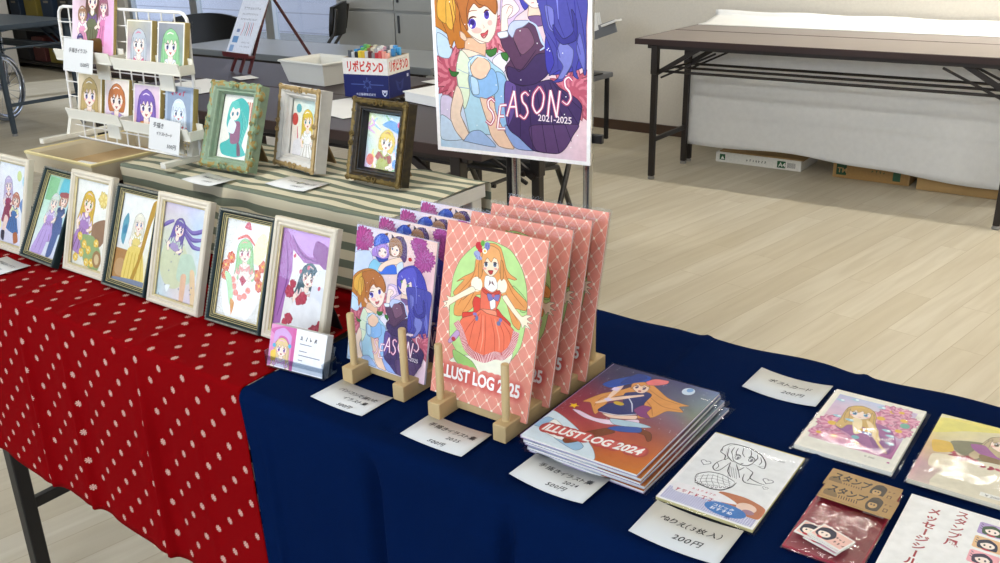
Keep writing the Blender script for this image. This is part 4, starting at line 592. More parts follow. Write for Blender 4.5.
NAVY = mat('navy_cotton', '04183F', .95, spec=.02, noise=.10, scale=4, bump=.25, bscale=500)
def navy_fn(x, s, y, z):
    k = max(0, .69 - z)
    if z > .69 and y > .66:
        fd = min(1, max(0, (y - .72) / .08))
        for c in (-.455, -.245, -.66): z += fd * .0030 * gs(x + (y - 1.1) * .05, c, .006) - .0012 * gs(x + (y - 1.1) * .05, c - .02, .016)
        z += .0022 * gs(y, .955 - .05 * (x + .3), .010) * (.5 + .5 * math.sin(x * 7 + 2)) + .0008 * math.sin(x * 26 + y * 9) 
        if y > 1.07: z += .0016 * math.sin(x * 38 + .8)
        f = max(0, 1 - (y - .66) / .06)
        for c in (-.655, -.462): z -= .004 * f * gs(x, c, .012)
    if y < .66:
        f = min(1, k / .05)
        for c, a in ((-.655, .016), (-.462, .018), (-.24, .016), (-.05, .012)):
            cc = c + k * .035
            y += f * a * gs(x, cc, .009); y -= f * a * .6 * gs(x, cc + .03, .028) + f * .005 * gs(x, cc - .03, .02)
        y -= f * (.006 * math.sin(x * 13 + .7) + .003 * math.sin(x * 29 + z * 6)); y -= .010 * k
        if abs(x + .858) < .02: y -= f * .0015
    if y < .66: y -= min(1, k / .05) * .0022 * gs(x, -.846, .0035)
    if x < -.75: x += (.07 * k + .014 * min(1, k / .06)) * min(1, (-.75 - x) / .1)
    return Vector((x, y, z))
sec = section(1.106, .30, .634, 1.106, ZT + .0016, .10, .013, 40, 8, 50)
o = cloth_grid(frange(-.8738, .055, 210), sec, navy_fn, 'tablecloth', NAVY, .0008); tag(o, 'plain navy tablecloth with fold creases under the books and cards', 'tablecloth')

def stripe_mat(name, per, c1, c2, axis=1, duty=.5, wob=.0):
    m, nt, b, N, L = nodes_of(name)
    uv = N.new('ShaderNodeUVMap'); sx = N.new('ShaderNodeSeparateXYZ'); L.new(uv.outputs[0], sx.inputs[0])
    v = sx.outputs[axis]
    tc = N.new('ShaderNodeTexCoord'); n = N.new('ShaderNodeTexNoise'); n.inputs['Scale'].default_value = 9; L.new(tc.outputs['Object'], n.inputs['Vector'])
    v = M2(nt, 'ADD', v, M2(nt, 'MULTIPLY', M2(nt, 'SUBTRACT', n.outputs['Fac'], .5), wob))
    f = M2(nt, 'LESS_THAN', M2(nt, 'FRACT', M2(nt, 'MULTIPLY', v, 1 / per)), duty)
    L.new(mixc(nt, f, c1, c2), b.inputs['Base Color']); b.inputs['Roughness'].default_value = .9; b.inputs['Specular IOR Level'].default_value = .1
    n2 = N.new('ShaderNodeTexNoise'); n2.inputs['Scale'].default_value = 420; L.new(tc.outputs['Object'], n2.inputs['Vector']); bp = N.new('ShaderNodeBump'); bp.inputs['Strength'].default_value = .5; bp.inputs['Distance'].default_value = .001; L.new(n2.outputs['Fac'], bp.inputs['Height']); L.new(bp.outputs[0], b.inputs['Normal'])
    return m
def strip_fn(x, s, y, z): return Vector((x + .07 * max(0, .69 - z), y - .010 * max(0, .69 - z), z))
o = cloth_grid(frange(-.888, -.856, 6), section(.80, .6985, .6412, .80, ZT - .0006, .12, .012, 8, 2, 30), strip_fn, 'cloth_strip', stripe_mat('cream_black_stripes', .046, '1E1A1C', 'CFC7B4', 1, .58), .0004); tag(o, 'cream and black striped cloth edge showing between red and navy cloths', 'cloth')

# the riser: white shelf and cardboard tray, striped cloth over them
RZ = .838
WSH = mat('white_melamine', 'E6E4DE', .4, noise=.03, scale=20)
t = thing('riser_shelf', 'low white shelf riser under the striped cloth', 'shelf', (-1.215, 1.06, ZT + .0025))
b = MB(); b.box((0, 0, RZ - ZT - .013), (.65, .235, .022), bev=.001); b.build('shelf_board', WSH, t)
for x in (-.31, .31):
    for y in (-.10, .10):
        b = MB(); b.box((x, y, (RZ - ZT - .024) / 2), (.02, .026, RZ - ZT - .026), bev=.002); b.build('leg', WSH, t)
TRAYM = mat('cream_cardboard', 'CBBFA2', .7, noise=.05, scale=18); TRAYI = mat('kraft_board', 'B2966C', .65, noise=.10, scale=14)
t = thing('storage_box', 'dark brown box under the cream cardboard tray on the red cloth', 'box', (-1.70, 1.03, ZT + .003))
b = MB(); b.box((0, 0, .052), (.20, .17, .104), bev=.003); b.build('box_body', mat('dark_brown_board', '2E1E16', .7, noise=.2, scale=20), t)
b = MB(); b.box((0, -.086, .075), (.07, .003, .02), bev=.001); b.build('label_plate', mat('dark_brown_plate', '3A2A20', .6), t)
t = thing('cardboard_tray', 'shallow open cream cardboard tray under the white wire rack', 'tray', (-1.668, 1.005, ZT + .1075))
b = MB(); b.box((0, 0, .005), (.215, .23, .004)); b.build('tray_floor', TRAYI, t)
b = MB(); b.sweep_rect(.225, .24, [(.004, 0), (0, .036), (.001, .040), (.004, .040), (.006, .034), (.008, .003)]); b.build('tray_wall', TRAYM, t)
b = MB(); b.sweep_rect(.227, .242, [(0, .036), (-.0005, .0405), (.002, .042), (.0045, .0405), (.0045, .036)]); b.build('tray_rim', mat('pale_yellow_rim', 'D8C890', .6), t)
b = MB(); b.box((.01, -.045, .009), (.15, .07, .003), (0, 0, .1)); tag(b.build('paper_sheet', PAPER), 'white paper lying inside the cardboard tray under the wire rack', 'paper sheet'); o = bpy.data.objects['paper_sheet.001']; o.location = (-1.665, .985, ZT + .1075)

STR = stripe_mat('green_cream_stripes', .030, 'C9C1A6', '6E7565', 1, .46, .006)
def riser_fn(x, s, y, z):
    d = max(0, (x + 1.20)); 
    if z > RZ - .004 and y > .94:
        z += .0028 * gs(x, -1.26 + (y - .95) * .35, .012) * max(0, 1 - (y - .94) / .15) + .0015 * math.sin(x * 17 + y * 21) + .0012 * math.sin(x * 41 - y * 33)
    if y < .945:
        k = max(0, RZ - z)
        y -= .010 * gs(x, -1.255, .02) * min(1, k / .03) - .006 * gs(x, -1.21, .025) * min(1, k / .03); y += .004 * math.sin(x * 24) * min(1, k / .06)
        if x > -.95 and k > .09: y -= (x + .95) * .18 * (k - .09) / .05
        z = RZ + .0035 - k * (1 if x > -1.5 else .985)
    return Vector((x, y, z))
def riser_top(z): return z
sec = section(1.187, .72, .935, 1.187, RZ + .0035, ZT + .008, .008, 40, 8, 26)
o = cloth_grid(frange(-1.545, -.886, 150), sec, riser_fn, 'striped_cloth', STR, .0008); tag(o, 'green and cream striped cloth draped over the shelf riser behind the frames', 'cloth')
# ================================================================== PICTURE FRAMES ON THE RED CLOTH
CREAMW = mat('cream_painted_wood', 'D3CAB6', .55, noise=.06, scale=40, bump=.15, bscale=120); GOLD = mat('pale_gold_leaf', 'D2C288', .4, .3, noise=.2, scale=160)
TEAL = mat('dark_teal_lacquer', '0E2629', .45, spec=.3, noise=.12, scale=60); SILV = mat('antique_silver', '7E8076', .45, .4, noise=.35, scale=220); BLK = mat('black_lacquer', '17181A', .4)
BACKB = mat('black_backing_board', '1E1C1C', .8)
def slim_frame(label, x0, w, y, dy, h, art, green=False, yaw=0., group='photo frames in a row on the red cloth'):
    lean = math.asin(min(.6, dy / h)); th = .0115
    t = thing('picture_frame', label, 'picture frame', (x0 + w / 2 + .011, y - .013, ZT + .002 + th * math.sin(lean)), (0, 0, yaw), group)
    M = stand_m(0, 0, lean) @ Matrix.Translation((0, h / 2, 0))
    B = .0128 if not green else .0118
    b = MB()
    if not green: b.sweep_rect(w, h, [(0, -th), (0, -.002), (.0015, .0005), (.004, .0012), (.0062, .0004), (.0072, -.0018), (.0085, -.0014), (.0102, -.0004), (.0112, -.0012), (.0118, -.0026), (B, -.0032), (B, -th)])
    else: b.sweep_rect(w, h, [(0, -th), (0, -.001), (.001, .001), (.0035, .0014), (.0052, .0), (.0068, -.003), (.0082, -.0025), (.0094, -.0035), (B, -.0052), (B, -th)])
    o = b.build('moulding', TEAL if green else CREAMW, t); o.matrix_local = M
    b = MB()
    if not green:
        b.sweep_rect(w - .0220, h - .0220, [(0, -.0035), (.0005, -.0020), (.0011, -.0020), (.0016, -.0036), (.0028, -.0042), (.0028, -.0052)])
    else:
        b.sweep_rect(w - .0130, h - .0130, [(0, -.003), (.0003, -.0019), (.0008, -.0019), (.0011, -.003)])
        b.sweep_rect(w - .0182, h - .0182, [(0, -.0042), (.0002, -.0030), (.0006, -.0030), (.0008, -.0042)]); b.sweep_rect(w - .0226, h - .0226, [(0, -.0052), (.0003, -.0038), (.0011, -.0038), (.0016, -.0056)])
    o = b.build('gold_bead', GOLD, t); o.matrix_local = M
    if green:
        b = MB(); n = int(w / .0042)
        for s_ in (-1, 1):
            for k in range(n): b.ball(((k + .5) / n * (w - .004) - w / 2 + .002, s_ * (h / 2 - .0022), .0012), .0026, (1.2, .8, .9), 1)
        n = int(h / .0046)
        for k in range(n): b.ball((-w / 2 + .0020, (k + .5) / n * (h - .008) - h / 2 + .004, .001), .0021, (.9, 1.2, .9), 1)
        o = b.build('carved_edge', SILV, t); o.matrix_local = M
    iw = w - 2 * B + .002
    art.build('picture', iw, t, stand_m(0, 0, lean) @ Matrix.Translation((0, h / 2 - art.asp * iw / 2, -.0078)))
    b = MB(); b.box((0, 0, -.0058), (iw, h - 2 * B + .002, .0008)); o = b.build('glass', GLASS, t); o.matrix_local = M
    b = MB(); b.box((0, 0, -th + .0012), (w - .004, h - .004, .002)); o = b.build('back_board', BACKB, t); o.matrix_local = M
    b = MB(); top = Vector((0, dy * .72 + th, h * .62)); b.bar(top, (0, dy * .72 + .05, -.0035 - th * math.sin(lean) + .003), .03, .0025, .0006); b.build('stand_leg', BACKB, t)
    return t
def asp(w, h, g): B = .0118 if g else .0128; return (h - 2 * B + .002) / (w - 2 * B + .002)
W1, H1, W2, H2 = .121, .171, .1145, .166
ac, ag = asp(W1, H1, 0), asp(W2, H2, 1)

a = Art(ac); a.grad([['F2F2F4', 'E6EAF4'], ['EDE8EE', 'EEF2F6'], ['D9D4E6', 'E4E0EC']]); a.ell(.72, .22, .08, .10, 'DCE3A8'); a.ell(.9, .3, .07, .10, 'A9D3E4'); a.ell(.06, 1.2, .12, .14, 'EEF0A8')
girl(a, .36, .42, .13, 'CDBFDC', eye='8878B0', dress='A8506E', trim='F2E4E8', tilt=-.1); girl(a, .66, .66, .115, 'C88A78', eye='705040', dress='5E86B8', trim='F2EFC0', long=False, tilt=.15); a.poly([(.3, 1.0), (.42, 1.05), (.3, 1.35), (.22, 1.3)], 'F2D8CC'); a.poly([(.78, .75), (.9, .6), (1, .7), (.95, .95)], '7E9CCB'); a.poly([(.2, 1.3), (.32, 1.3), (.3, 1.48), (.2, 1.44)], '4A4454'); a.poly([(.62, 1.3), (.75, 1.26), (.8, 1.42), (.66, 1.48)], 'C07A50')
slim_frame('cream picture frame at the far left end, two seated girls inside', -1.737, W1, .766, .047, H1, a)
a = Art(ag); a.grad([['BFE0C6', '86CBD0'], ['D8ECDC', 'CFE6EA'], ['ECEAF2', 'E0DCEA']]); a.rect(.05, .05, .4, .5, '9CCCA0'); a.poly([(.55, 0), (1, 0), (1, .3), (.5, .35)], '7CC6D2')
girl(a, .72, .42, .12, 'C9A08A', eye='70503C', dress='6A78A0', trim='5A6890', long=False); a.poly([(.55, .3), (.9, .28), (.9, .36), (.56, .38)], 'B47070'); girl(a, .42, .5, .14, 'D9E0D4', eye='8898A0', dress='C2A6D8', trim='E8DCF2'); a.poly([(.68, .8), (.86, .8), (.8, 1.46), (.62, 1.5)], '6878A4'); a.poly([(.3, 1.0), (.55, 1.0), (.45, 1.55), (.05, 1.5)], 'C6AEDC'); a.line([(.3, 1.05), (.2, 1.45)], .02, 'A88CC4'); a.line([(.42, 1.05), (.36, 1.5)], .02, 'A88CC4')
slim_frame('dark teal frame second from the left, girl in lilac dress inside', -1.618, W2, .761, .078, H2, a, True, R(-2))
a = Art(ac); a.grad([['EFEDE6', 'F0F0EC'], ['E8E4DC', 'F2F0E6'], ['E4E2D8', 'EEE8DA']]); a.flower(.8, .3, .16, 'EFE0A0', 'E6CE80', 12); girl(a, .38, .40, .17, 'E0BC50', eye='7A9860', dress='B690C4', trim='E6D4EA', tilt=.2)
a.poly([(.55, .75), (.9, .62), (1, .85), (.8, 1.1), (.55, 1.05)], 'A4846A'); a.poly([(.2, 1.0), (.6, .95), (.85, 1.2), (.8, 1.5), (.4, 1.45)], 'A4B884')
for x, y in ((.2, 1.0), (.35, 1.12), (.28, 1.28), (.48, 1.2), (.6, 1.4), (.12, 1.38), (.45, 1.42), (.7, 1.05)): a.flower(x, y, .085, 'F0D67A', 'E8BE50', 8, 'F4EAC0')
a.ell(.75, 1.32, .13, .15, 'B08C60'); a.ell(.75, 1.32, .07, .09, 'DCC8A0')
slim_frame('cream frame third from the left, golden haired girl with yellow flowers', -1.492, W1, .770, .050, H1, a)
a = Art(ag); a.grad([['ECEAE6', 'F0EEE8'], ['E6E8EA', 'F2F0E6'], ['C09A64', 'E8DCA8']]); a.rect(0, .98, .55, 1.5, 'B98C56'); a.ell(.2, 1.3, .16, .16, 'C9A478'); a.poly([(.1, .5), (.2, .35), (.26, .5), (.2, .9), (.1, .8)], '6FA8B8')
a.poly([(.12, .62), (.2, .55), (.24, .68), (.15, .72)], '4C8CA8'); girl(a, .55, .48, .14, 'EAE4D4', eye='7890B8', dress='E8D488', trim='FAF6E4'); a.poly([(.35, .95), (.75, .92), (.9, 1.6), (.3, 1.62)], 'E9D27A')
for k in range(5): a.line([(.4 + k * .09, 1.0), (.34 + k * .12, 1.58)], .02, 'D4B650')
a.poly([(.84, .1), (1, .05), (.86, .5), (.78, .95), (.6, 1.55), (.5, 1.55), (.66, 1.1), (.74, .6)], 'C09A3C'); a.poly([(.0, 1.5), (1, 1.45), (1, 1.7), (0, 1.7)], '8890A4')
slim_frame('dark teal frame fourth from the left, yellow dress and gold ribbon inside', -1.364, W2, .763, .060, H2, a, True)
a = Art(ac); a.grad([['D5C4D8', 'DAD2E6', 'E4E6F2'], ['D8D8C8', 'DADCC8', 'BFD8EA'], ['CFDDD8', 'E0DECC', 'D8E0E2'], ['C9DCE2', 'E4D8DC', 'DCCCE0']]); a.line([(.08, .62), (.18, .7), (.34, .6), (.4, .45)], .018, '6A6480')
a.ell(.35, .95, .34, .38, 'D6D8B8'); 
for p in ([(.45, .3), (.7, .42), (.95, .35), (1, .28)], [(.5, .38), (.72, .52), (.98, .48)], [(.52, .45), (.75, .62), (1, .62)], [(.25, .3), (.1, .36), (.0, .42)]): a.line(p, .07, '8E7CB8'); a.line([(x, y + .02) for x, y in p], .02, '6E5CA0')
girl(a, .40, .40, .13, '7E6CAE', eye='6A4A90', dress='B4A2C8', trim='D8E2D4', tilt=.25, skirt=False); a.poly([(.5, .8), (.75, .75), (.9, 1.0), (.7, 1.2), (.45, 1.15)], 'C8D8C4'); a.poly([(.55, 1.1), (.68, 1.08), (.66, 1.52), (.58, 1.55)], 'E6C0A4'); a.poly([(.75, 1.0), (.86, 1.0), (.95, 1.5), (.86, 1.55)], 'E8CDA8'); a.poly([(.2, 1.3), (.32, 1.28), (.25, 1.4)], 'F0F4F4')
for k in range(14): a.ell(random.uniform(.05, .95), random.uniform(.6, 1.5), .012, .012, '8890A8')
slim_frame('cream frame fifth from the left, purple haired girl with flowing hair', -1.240, W1 + .003, .760, .052, H1, a)
a = Art(ag); a.rect(0, 0, 1, ag, 'E3E0DA'); a.poly([(.3, .1), (.95, .02), (1, .6), (.9, 1.2), (.6, 1.62), (.2, 1.5), (.05, 1.0), (.15, .5)], 'F6F4F4'); 
for x, y in ((.1, .75), (.2, .62), (.12, .9), (.8, .8), (.88, .95), (.9, .65)): a.flower(x, y, .10, 'E2873E', 'D6572E', 8, 'F0C850')
a.ell(.8, .4, .14, .26, 'F2F2C4', .2); girl(a, .48, .48, .16, 'A9D49A', eye='D06A78', dress='F4E2D8', trim='EFA8A0', tilt=-.15, skirt=False); a.poly([(.4, .12), (.48, .0), (.56, .14)], 'D86A78'); a.line([(.28, .32), (.48, .24), (.68, .36)], .05, 'E07A6A')
for x, y in ((.3, .95), (.34, 1.05), (.4, 1.14), (.5, 1.2), (.6, 1.16), (.66, 1.06)): a.ell(x, y, .06, .05, 'EE9C8C')
a.poly([(.1, .85), (.25, .9), (.35, 1.2), (.3, 1.35), (.2, 1.1)], 'BFE0B4'); a.poly([(.5, .85), (.6, .92), (.52, 1.02), (.44, .92)], 'C2405A', False); a.poly([(.3, 1.25), (.4, 1.3), (.36, 1.5)], 'E0A040')
slim_frame('dark teal frame sixth from the left, green haired girl with orange flowers', -1.099, W2, .764, .055, H2, a, True, R(2))
a = Art(ac); a.rect(0, 0, 1, ac, 'EEEAE6'); a.poly([(0, 0), (1, 0), (1, .5), (.8, .42), (.5, .45), (.25, .3), (.28, .6), (.2, 1.0), (.15, 1.6), (0, 1.6)], 'B277B6', False); a.poly([(.1, 0), (.9, 0), (.95, .2), (.6, .35), (.3, .2)], 'D0A6DC'); a.poly([(.7, .1), (1, .2), (1, .5), (.8, .42), (.65, .3)], '9C5C9E')
for p in ([(.1, .2), (.2, .7), (.08, 1.3)], [(.2, .1), (.45, .35), (.8, .4)]): a.line(p, .03, '8E5096')
girl(a, .63, .62, .155, '55707A', eye='B06A50', dress='EFECEA', trim='F2D8D0', tilt=.15, skirt=False); a.poly([(.75, .55), (1, .5), (1, 1.2), (.7, 1.0)], 'E8E8EE'); a.poly([(.4, 1.0), (.8, .9), (1, 1.1), (.95, 1.65), (.2, 1.65)], 'EFEDEE')
for x, y, r in ((.28, .9, .10), (.33, .78, .07), (.55, .95, .10), (.48, 1.0, .07), (.32, 1.28, .09), (.25, 1.36, .07), (.88, 1.4, .16), (.98, 1.3, .12), (.12, 1.48, .10)): a.flower(x, y, r, 'D0586E', 'B83A54', 9, 'C24A62')
for x, y in ((.3, .38), (.6, .5), (.45, .58), (.85, .75)): a.ell(x, y, .025, .035, 'D86A80', .5)
slim_frame('cream frame nearest the card holder, dark haired girl and purple curtain', -.984, W1 - .001, .768, .050, H1, a)

# ------------------------------------------------------------------ ornate frames on the riser
TOP = RZ + .0055
def spiral(b, c, r, turns, w, sgn=1, rot=0, z=.004):
    pts = []; n = int(14 * turns)
    for i in range(n + 1):
        t = i / n; a = rot + sgn * t * turns * 2 * PI; rr = r * (1 - .8 * t); pts.append((c[0] + rr * math.cos(a), c[1] + rr * math.sin(a), z + .0012 * t))
    b.tube(pts, w, 6)
def ornate_frame(label, x, y, w, h, dy, yaw, art, body, relief, inner, th=.028, bw=.020, scallop=False):
    lean = math.asin(dy / h); th2 = th
    t = thing('ornate_frame', label, 'picture frame', (x, y, TOP + th2 * math.sin(lean) + .001), (0, 0, yaw), 'ornate frames on the striped cloth')
    M = stand_m(0, 0, lean) @ Matrix.Translation((0, h / 2, 0))
    b = MB(); b.sweep_rect(w, h, [(.001, -th2), (.001, -.004), (.0, -.002), (.002, .001), (.006, .003), (.011, .0015), (.014, -.002), (.0165, -.002), (.0175, -.004), (bw, -.010), (bw, -th2)])
    o = b.build('moulding', body, t); o.matrix_local = M
    b = MB(); b.sweep_rect(w - 2 * bw + .008, h - 2 * bw + .008, [(0, -.009), (.001, -.0045), (.0025, -.0045), (.0035, -.009), (.006, -.013), (.006, -.015), (0, -.015)]); o = b.build('inner_lip', inner, t); o.matrix_local = M
    b = MB(); r = .0022; b.sweep_rect(w, h, [(.0004, -.003), (.0014, .0022), (.004, .0040), (.0072, .0032), (.0092, .0016), (.0092, -.001)])
    X, Y = w / 2 - .0055, h / 2 - .0055
    for sx in (-1, 1):
        for sy in (-1, 1):
            for k, (dx, dy2, rr, tr) in enumerate(((0, 0, .008, 1.4), (-.016, .001, .0055, 1.2), (.001, -.016, .0055, 1.2))):
                spiral(b, (sx * (X + dx), sy * (Y + dy2)), rr * .85, tr, r * .6, sx * sy, PI / 2 * k + (0 if sx > 0 else PI), .0015)
            b.ball((sx * (X - .001), sy * (Y - .001), .002), .0034, (1, 1, .7), 2)
    for k in range(9):
        f = (k - 4) / 4.5
        for sy in (-1, 1): b.ball((f * (X - .022), sy * (Y - .002 + .0012 * math.cos(k * PI)), .0015), .0026, (1.7, .8, .8), 1)
        for sx in (-1, 1): b.ball((sx * (X - .002 + .0012 * math.cos(k * PI)), f * (Y - .024), .0015), .0026, (.8, 1.8, .8), 1)
    for s_ in (-1, 1):
        spiral(b, (s_ * .007, Y - .001), .0055, 1.3, r * .6, s_, PI / 2); spiral(b, (s_ * .007, -Y + .001), .0055, 1.3, r * .6, -s_, -PI / 2)
        for q in (-1, 1): spiral(b, (q * (X - .001), s_ * .008), .0052, 1.2, r * .6, s_ * q, 0)
    if scallop:
        for k in range(5):
            for sx in (-1, 1): b.ball((sx * (w / 2), (k - 2) * .028, -.004), .007, (.5, 1.3, 1), 2)
        for k in range(4):
            for sy in (-1, 1): b.ball(((k - 1.5) * .026, sy * (h / 2 - .0005), -.004), .006, (1.3, .5, 1), 2)
    o = b.build('scroll_relief', relief, t, True); o.matrix_local = M
    iw = w - 2 * bw - .004; ih = h - 2 * bw - .004
    art.build('picture', iw, t, stand_m(0, 0, lean) @ Matrix.Translation((0, h / 2 - art.asp * iw / 2, -.0165)))
    b = MB(); b.box((0, 0, -.0142), (iw, ih, .0008)); o = b.build('glass', GLASS, t); o.matrix_local = M
    b = MB(); b.box((0, 0, -th2 + .0015), (w - .008, h - .008, .003)); o = b.build('back_board', BACKB, t); o.matrix_local = M
    b = MB(); b.bar((0, dy * .66 + th2, h * .62), (0, dy * .66 + th2 + .035, -th2 * math.sin(lean) + .002), .028, .003, .0006); b.build('stand_leg', mat('kraft_strut', '8A7048', .8), t)
    return t
MINT = mat('mint_green_resin', '82957A', .5, noise=.18, scale=70); OGOLD = mat('old_gold', '9C8448', .45, .4, noise=.4, scale=110); WHT = mat('chalk_white_resin', 'C9C5BC', .55, noise=.12, scale=50)
DBRZ = mat('dark_bronze', '1E1810', .4, .3, col2='382C16', scale=120); ABRS = mat('antique_brass', '6E5A2C', .4, .6, noise=.5, scale=120)
TAN = mat('tan_gilding', 'AE9464', .5, .35, noise=.3, scale=120)
mixm, nt, b_, N, L = nodes_of('mint_gold_relief')
tc = N.new('ShaderNodeTexCoord'); n = N.new('ShaderNodeTexNoise'); n.inputs['Scale'].default_value = 120; L.new(tc.outputs['Object'], n.inputs['Vector']); f = M2(nt, 'GREATER_THAN', n.outputs['Fac'], .5)
L.new(mixc(nt, f, '7C906E', '937C40'), b_.inputs['Base Color']); b_.inputs['Roughness'].default_value = .45; b_.inputs['Metallic'].default_value = .15
w_, h_ = .124, .150; aw, ah = w_ - .044, h_ - .044
a = Art(ah / aw, 'EFEAE0'); a.rect(.62, .12, .95, .5, 'C9857C')
for k in range(5): a.rect(.66 + k * .065, .12, .69 + k * .065, .5, 'EFDCCC')
a.poly([(.2, .2), (.5, .05), (.75, .2), (.8, .6), (.7, 1.0), (.85, 1.2), (.55, 1.28), (.15, 1.25), (.05, 1.05), (.3, .9), (.15, .6)], '5CBAB4'); a.poly([(.3, .6), (.55, .55), (.6, .95), (.35, 1.0)], 'A0748C'); a.poly([(.25, .5), (.45, .6), (.4, .8), (.2, .75)], 'E6EEF0'); a.poly([(.55, 1.0), (.62, .98), (.7, 1.22), (.6, 1.24)], '8A6878')
a.ell(.36, .36, .15, .17, 'F6E4DC'); a.poly([(.18, .36), (.22, .16), (.4, .12), (.54, .3), (.46, .26), (.36, .3), (.28, .26), (.22, .4)], '74C8C0'); a.ell(.3, .4, .03, .045, '4A8A9A'); a.ell(.44, .38, .03, .045, '4A8A9A')
for k in range(6): a.line([(.5 + k * .03, .25 + k * .03), (.66 + k * .02, .6), (.6 + k * .02, 1.0)], .02, '8ED8CE' if k % 2 else '3E9C98')
ornate_frame('mint green ornate frame with gold scrolls, left of the three', -1.310, .984, w_, h_, .052, R(2), a, MINT, mixm, MINT, .020, .018, True)
a = Art(ah / aw); w_, h_ = .122, .140; bw2 = .020; iw, ih = w_ - .044, h_ - .044
a = Art(ih / iw); a.grad([['E6E6DA', 'DCE4DE', 'D0E4D8'], ['EFE0D4', 'F0EEDC', 'C4E0DC'], ['F0EAE6', 'F4EEE6', 'E4EAEA']]); a.ell(.1, .45, .12, .14, 'D0584E'); a.ell(.22, .2, .1, .1, '74BAC0'); a.ell(.92, .3, .1, .16, '9AD48C', .3)
girl(a, .58, .42, .19, 'E6C95C', eye='5C9CA4', dress='F2EEE8', trim='FFFFFF', tilt=-.12, dark='9A7A50'); a.line([(.2, .6), (.25, .9), (.15, 1.2)], .04, 'E07A8A'); a.poly([(.1, .95), (.35, .85), (.4, 1.2), (.1, 1.25)], 'E8E2E2')
ornate_frame('chalk white ornate frame with tan gilt edge, middle of the three', -1.209, 1.052, w_, h_, .030, R(-9), a, WHT, TAN, WHT, .025, .020)
w_, h_ = .122, .134; iw, ih = w_ - .046, h_ - .046
a = Art(ih / iw); a.grad([['D8E0A8', 'C4DCD8', 'B4D4E0'], ['C0D4D4', 'EADCC4', 'D8C8E0'], ['C8B0D4', 'D8E0A8', 'E8C8D0']])
for k in range(22):
    x, y = random.random(), random.random() * ih / iw; a.line([(x, y), (x + random.uniform(-.2, .2), y + .12), (x + random.uniform(-.3, .3), y + .25)], .05, random.choice(['E8D870', 'A8C8E8', 'D8A8D0', 'F0F0E0', '9AC898']))
girl(a, .60, .55, .20, 'E2C84E', eye='6A5040', dress='B4B85A', trim='B05040', long=False, tilt=.15, dark='8A6030'); a.poly([(.42, .22), (.66, .1), (.95, .2), (1, .4), (.7, .3)], '6FA6D8'); a.ell(.92, .18, .07, .07, 'D8709C'); a.ell(.15, .98, .11, .12, 'D86A4E'); a.ell(.9, 1.0, .1, .1, '7AA8DC')
ornate_frame('dark bronze ornate frame, right of the three on the striped cloth', -1.024, 1.052, w_, h_, .032, R(-2), a, DBRZ, ABRS, BLK, .022, .021)

# ================================================================== PRICE CARDS
CARDM = mat('white_card', 'D2D2CE', .7, spec=.25)
def card(label, x, y, w, h, lines, z=ZT + .0035, rot=0., bend=.002, ink='24262C', name='price_card', tilt=(0, 0)):
    t = thing(name, label, 'price card', (x, y, z), (tilt[0], tilt[1], rot), 'handwritten price cards')
    me = bpy.data.meshes.new('card_sheet'); n = 9; vs = []; fs = []
    for j in range(2):
        for i in range(n): u = i / (n - 1); vs.append(((u - .5) * w, j * h, bend * (2 * u - 1) ** 2 + .0004))
    for i in range(n - 1): fs.append((i, i + 1, n + i + 1, n + i))
    me.from_pydata(vs, [], fs); me.materials.append(CARDM)
    for p in me.polygons: p.use_smooth = True
    o = bpy.data.objects.new('card_sheet', me); COL.objects.link(o); o.parent = t; md = o.modifiers.new('s', 'SOLIDIFY'); md.thickness = .0006; md.offset = -1
    A = Art(h / w, None)
    for (txt, lx, ly, sz) in lines: A.text(txt, lx - .04, ly + .015, sz * 1.08, ink, .011, .22, jit=.09)
    for i, (x_, y_, k) in enumerate(A.v):
        pass
    o2 = A.build('handwriting', w, t)
    for v in o2.data.vertices: u = v.co.x / w + .5; v.co.z = bend * (2 * u - 1) ** 2 + .0004 + .00025
    return t
yen = '円'
card('price card in front of the left book stand, ending 500円', -.738, .6685, .086, .0535, [('パソコンで描いた', .20, .22, .085), ('イラスト集', .42, .37, .09), ('500円', .48, .55, .085)], rot=R(-.6))
card('price card in front of the middle book stand, reading 2025', -.5875, .6630, .087, .0545, [('手描きイラスト集', .18, .22, .09), ('2025', .58, .37, .085), ('500円', .42, .54, .085)])
card('price card in front of the flat book stack, reading 2024', -.436, .6605, .0895, .0535, [('手描きイラスト集', .18, .21, .088), ('2024', .60, .34, .08), ('500円', .46, .47, .085)], rot=R(-2), bend=.004)
card('price card above the postcard packs, ending 200円', -.312, .974, .0895, .061, [('ポストカード', .24, .27, .10), ('200円', .50, .48, .10)], rot=R(-1), bend=.004)
card('price card in front of the colouring pack, reading 200円', -.289, .645, .088, .0585, [('ぬりえ（3枚入）', .20, .25, .10), ('200円', .44, .48, .11)], bend=.003, z=ZT + .0052)
card('price card lying on the red cloth at the left edge', -1.585, .682, .085, .054, [('手描きイラスト', .2, .25, .09), ('2000円', .4, .48, .085)], rot=R(-2))
card('price card lying before the mint green ornate frame', -1.292, .911, .080, .053, [('手描きイラスト', .2, .24, .085), ('2500円', .45, .45, .08)], z=TOP + .001, rot=R(-3))
card('price card lying before the chalk white ornate frame', -1.140, .968, .092, .058, [('ミニキャラ色紙（小）', .2, .24, .075), ('2500円', .5, .45, .08)], z=TOP + .001, rot=R(-1))

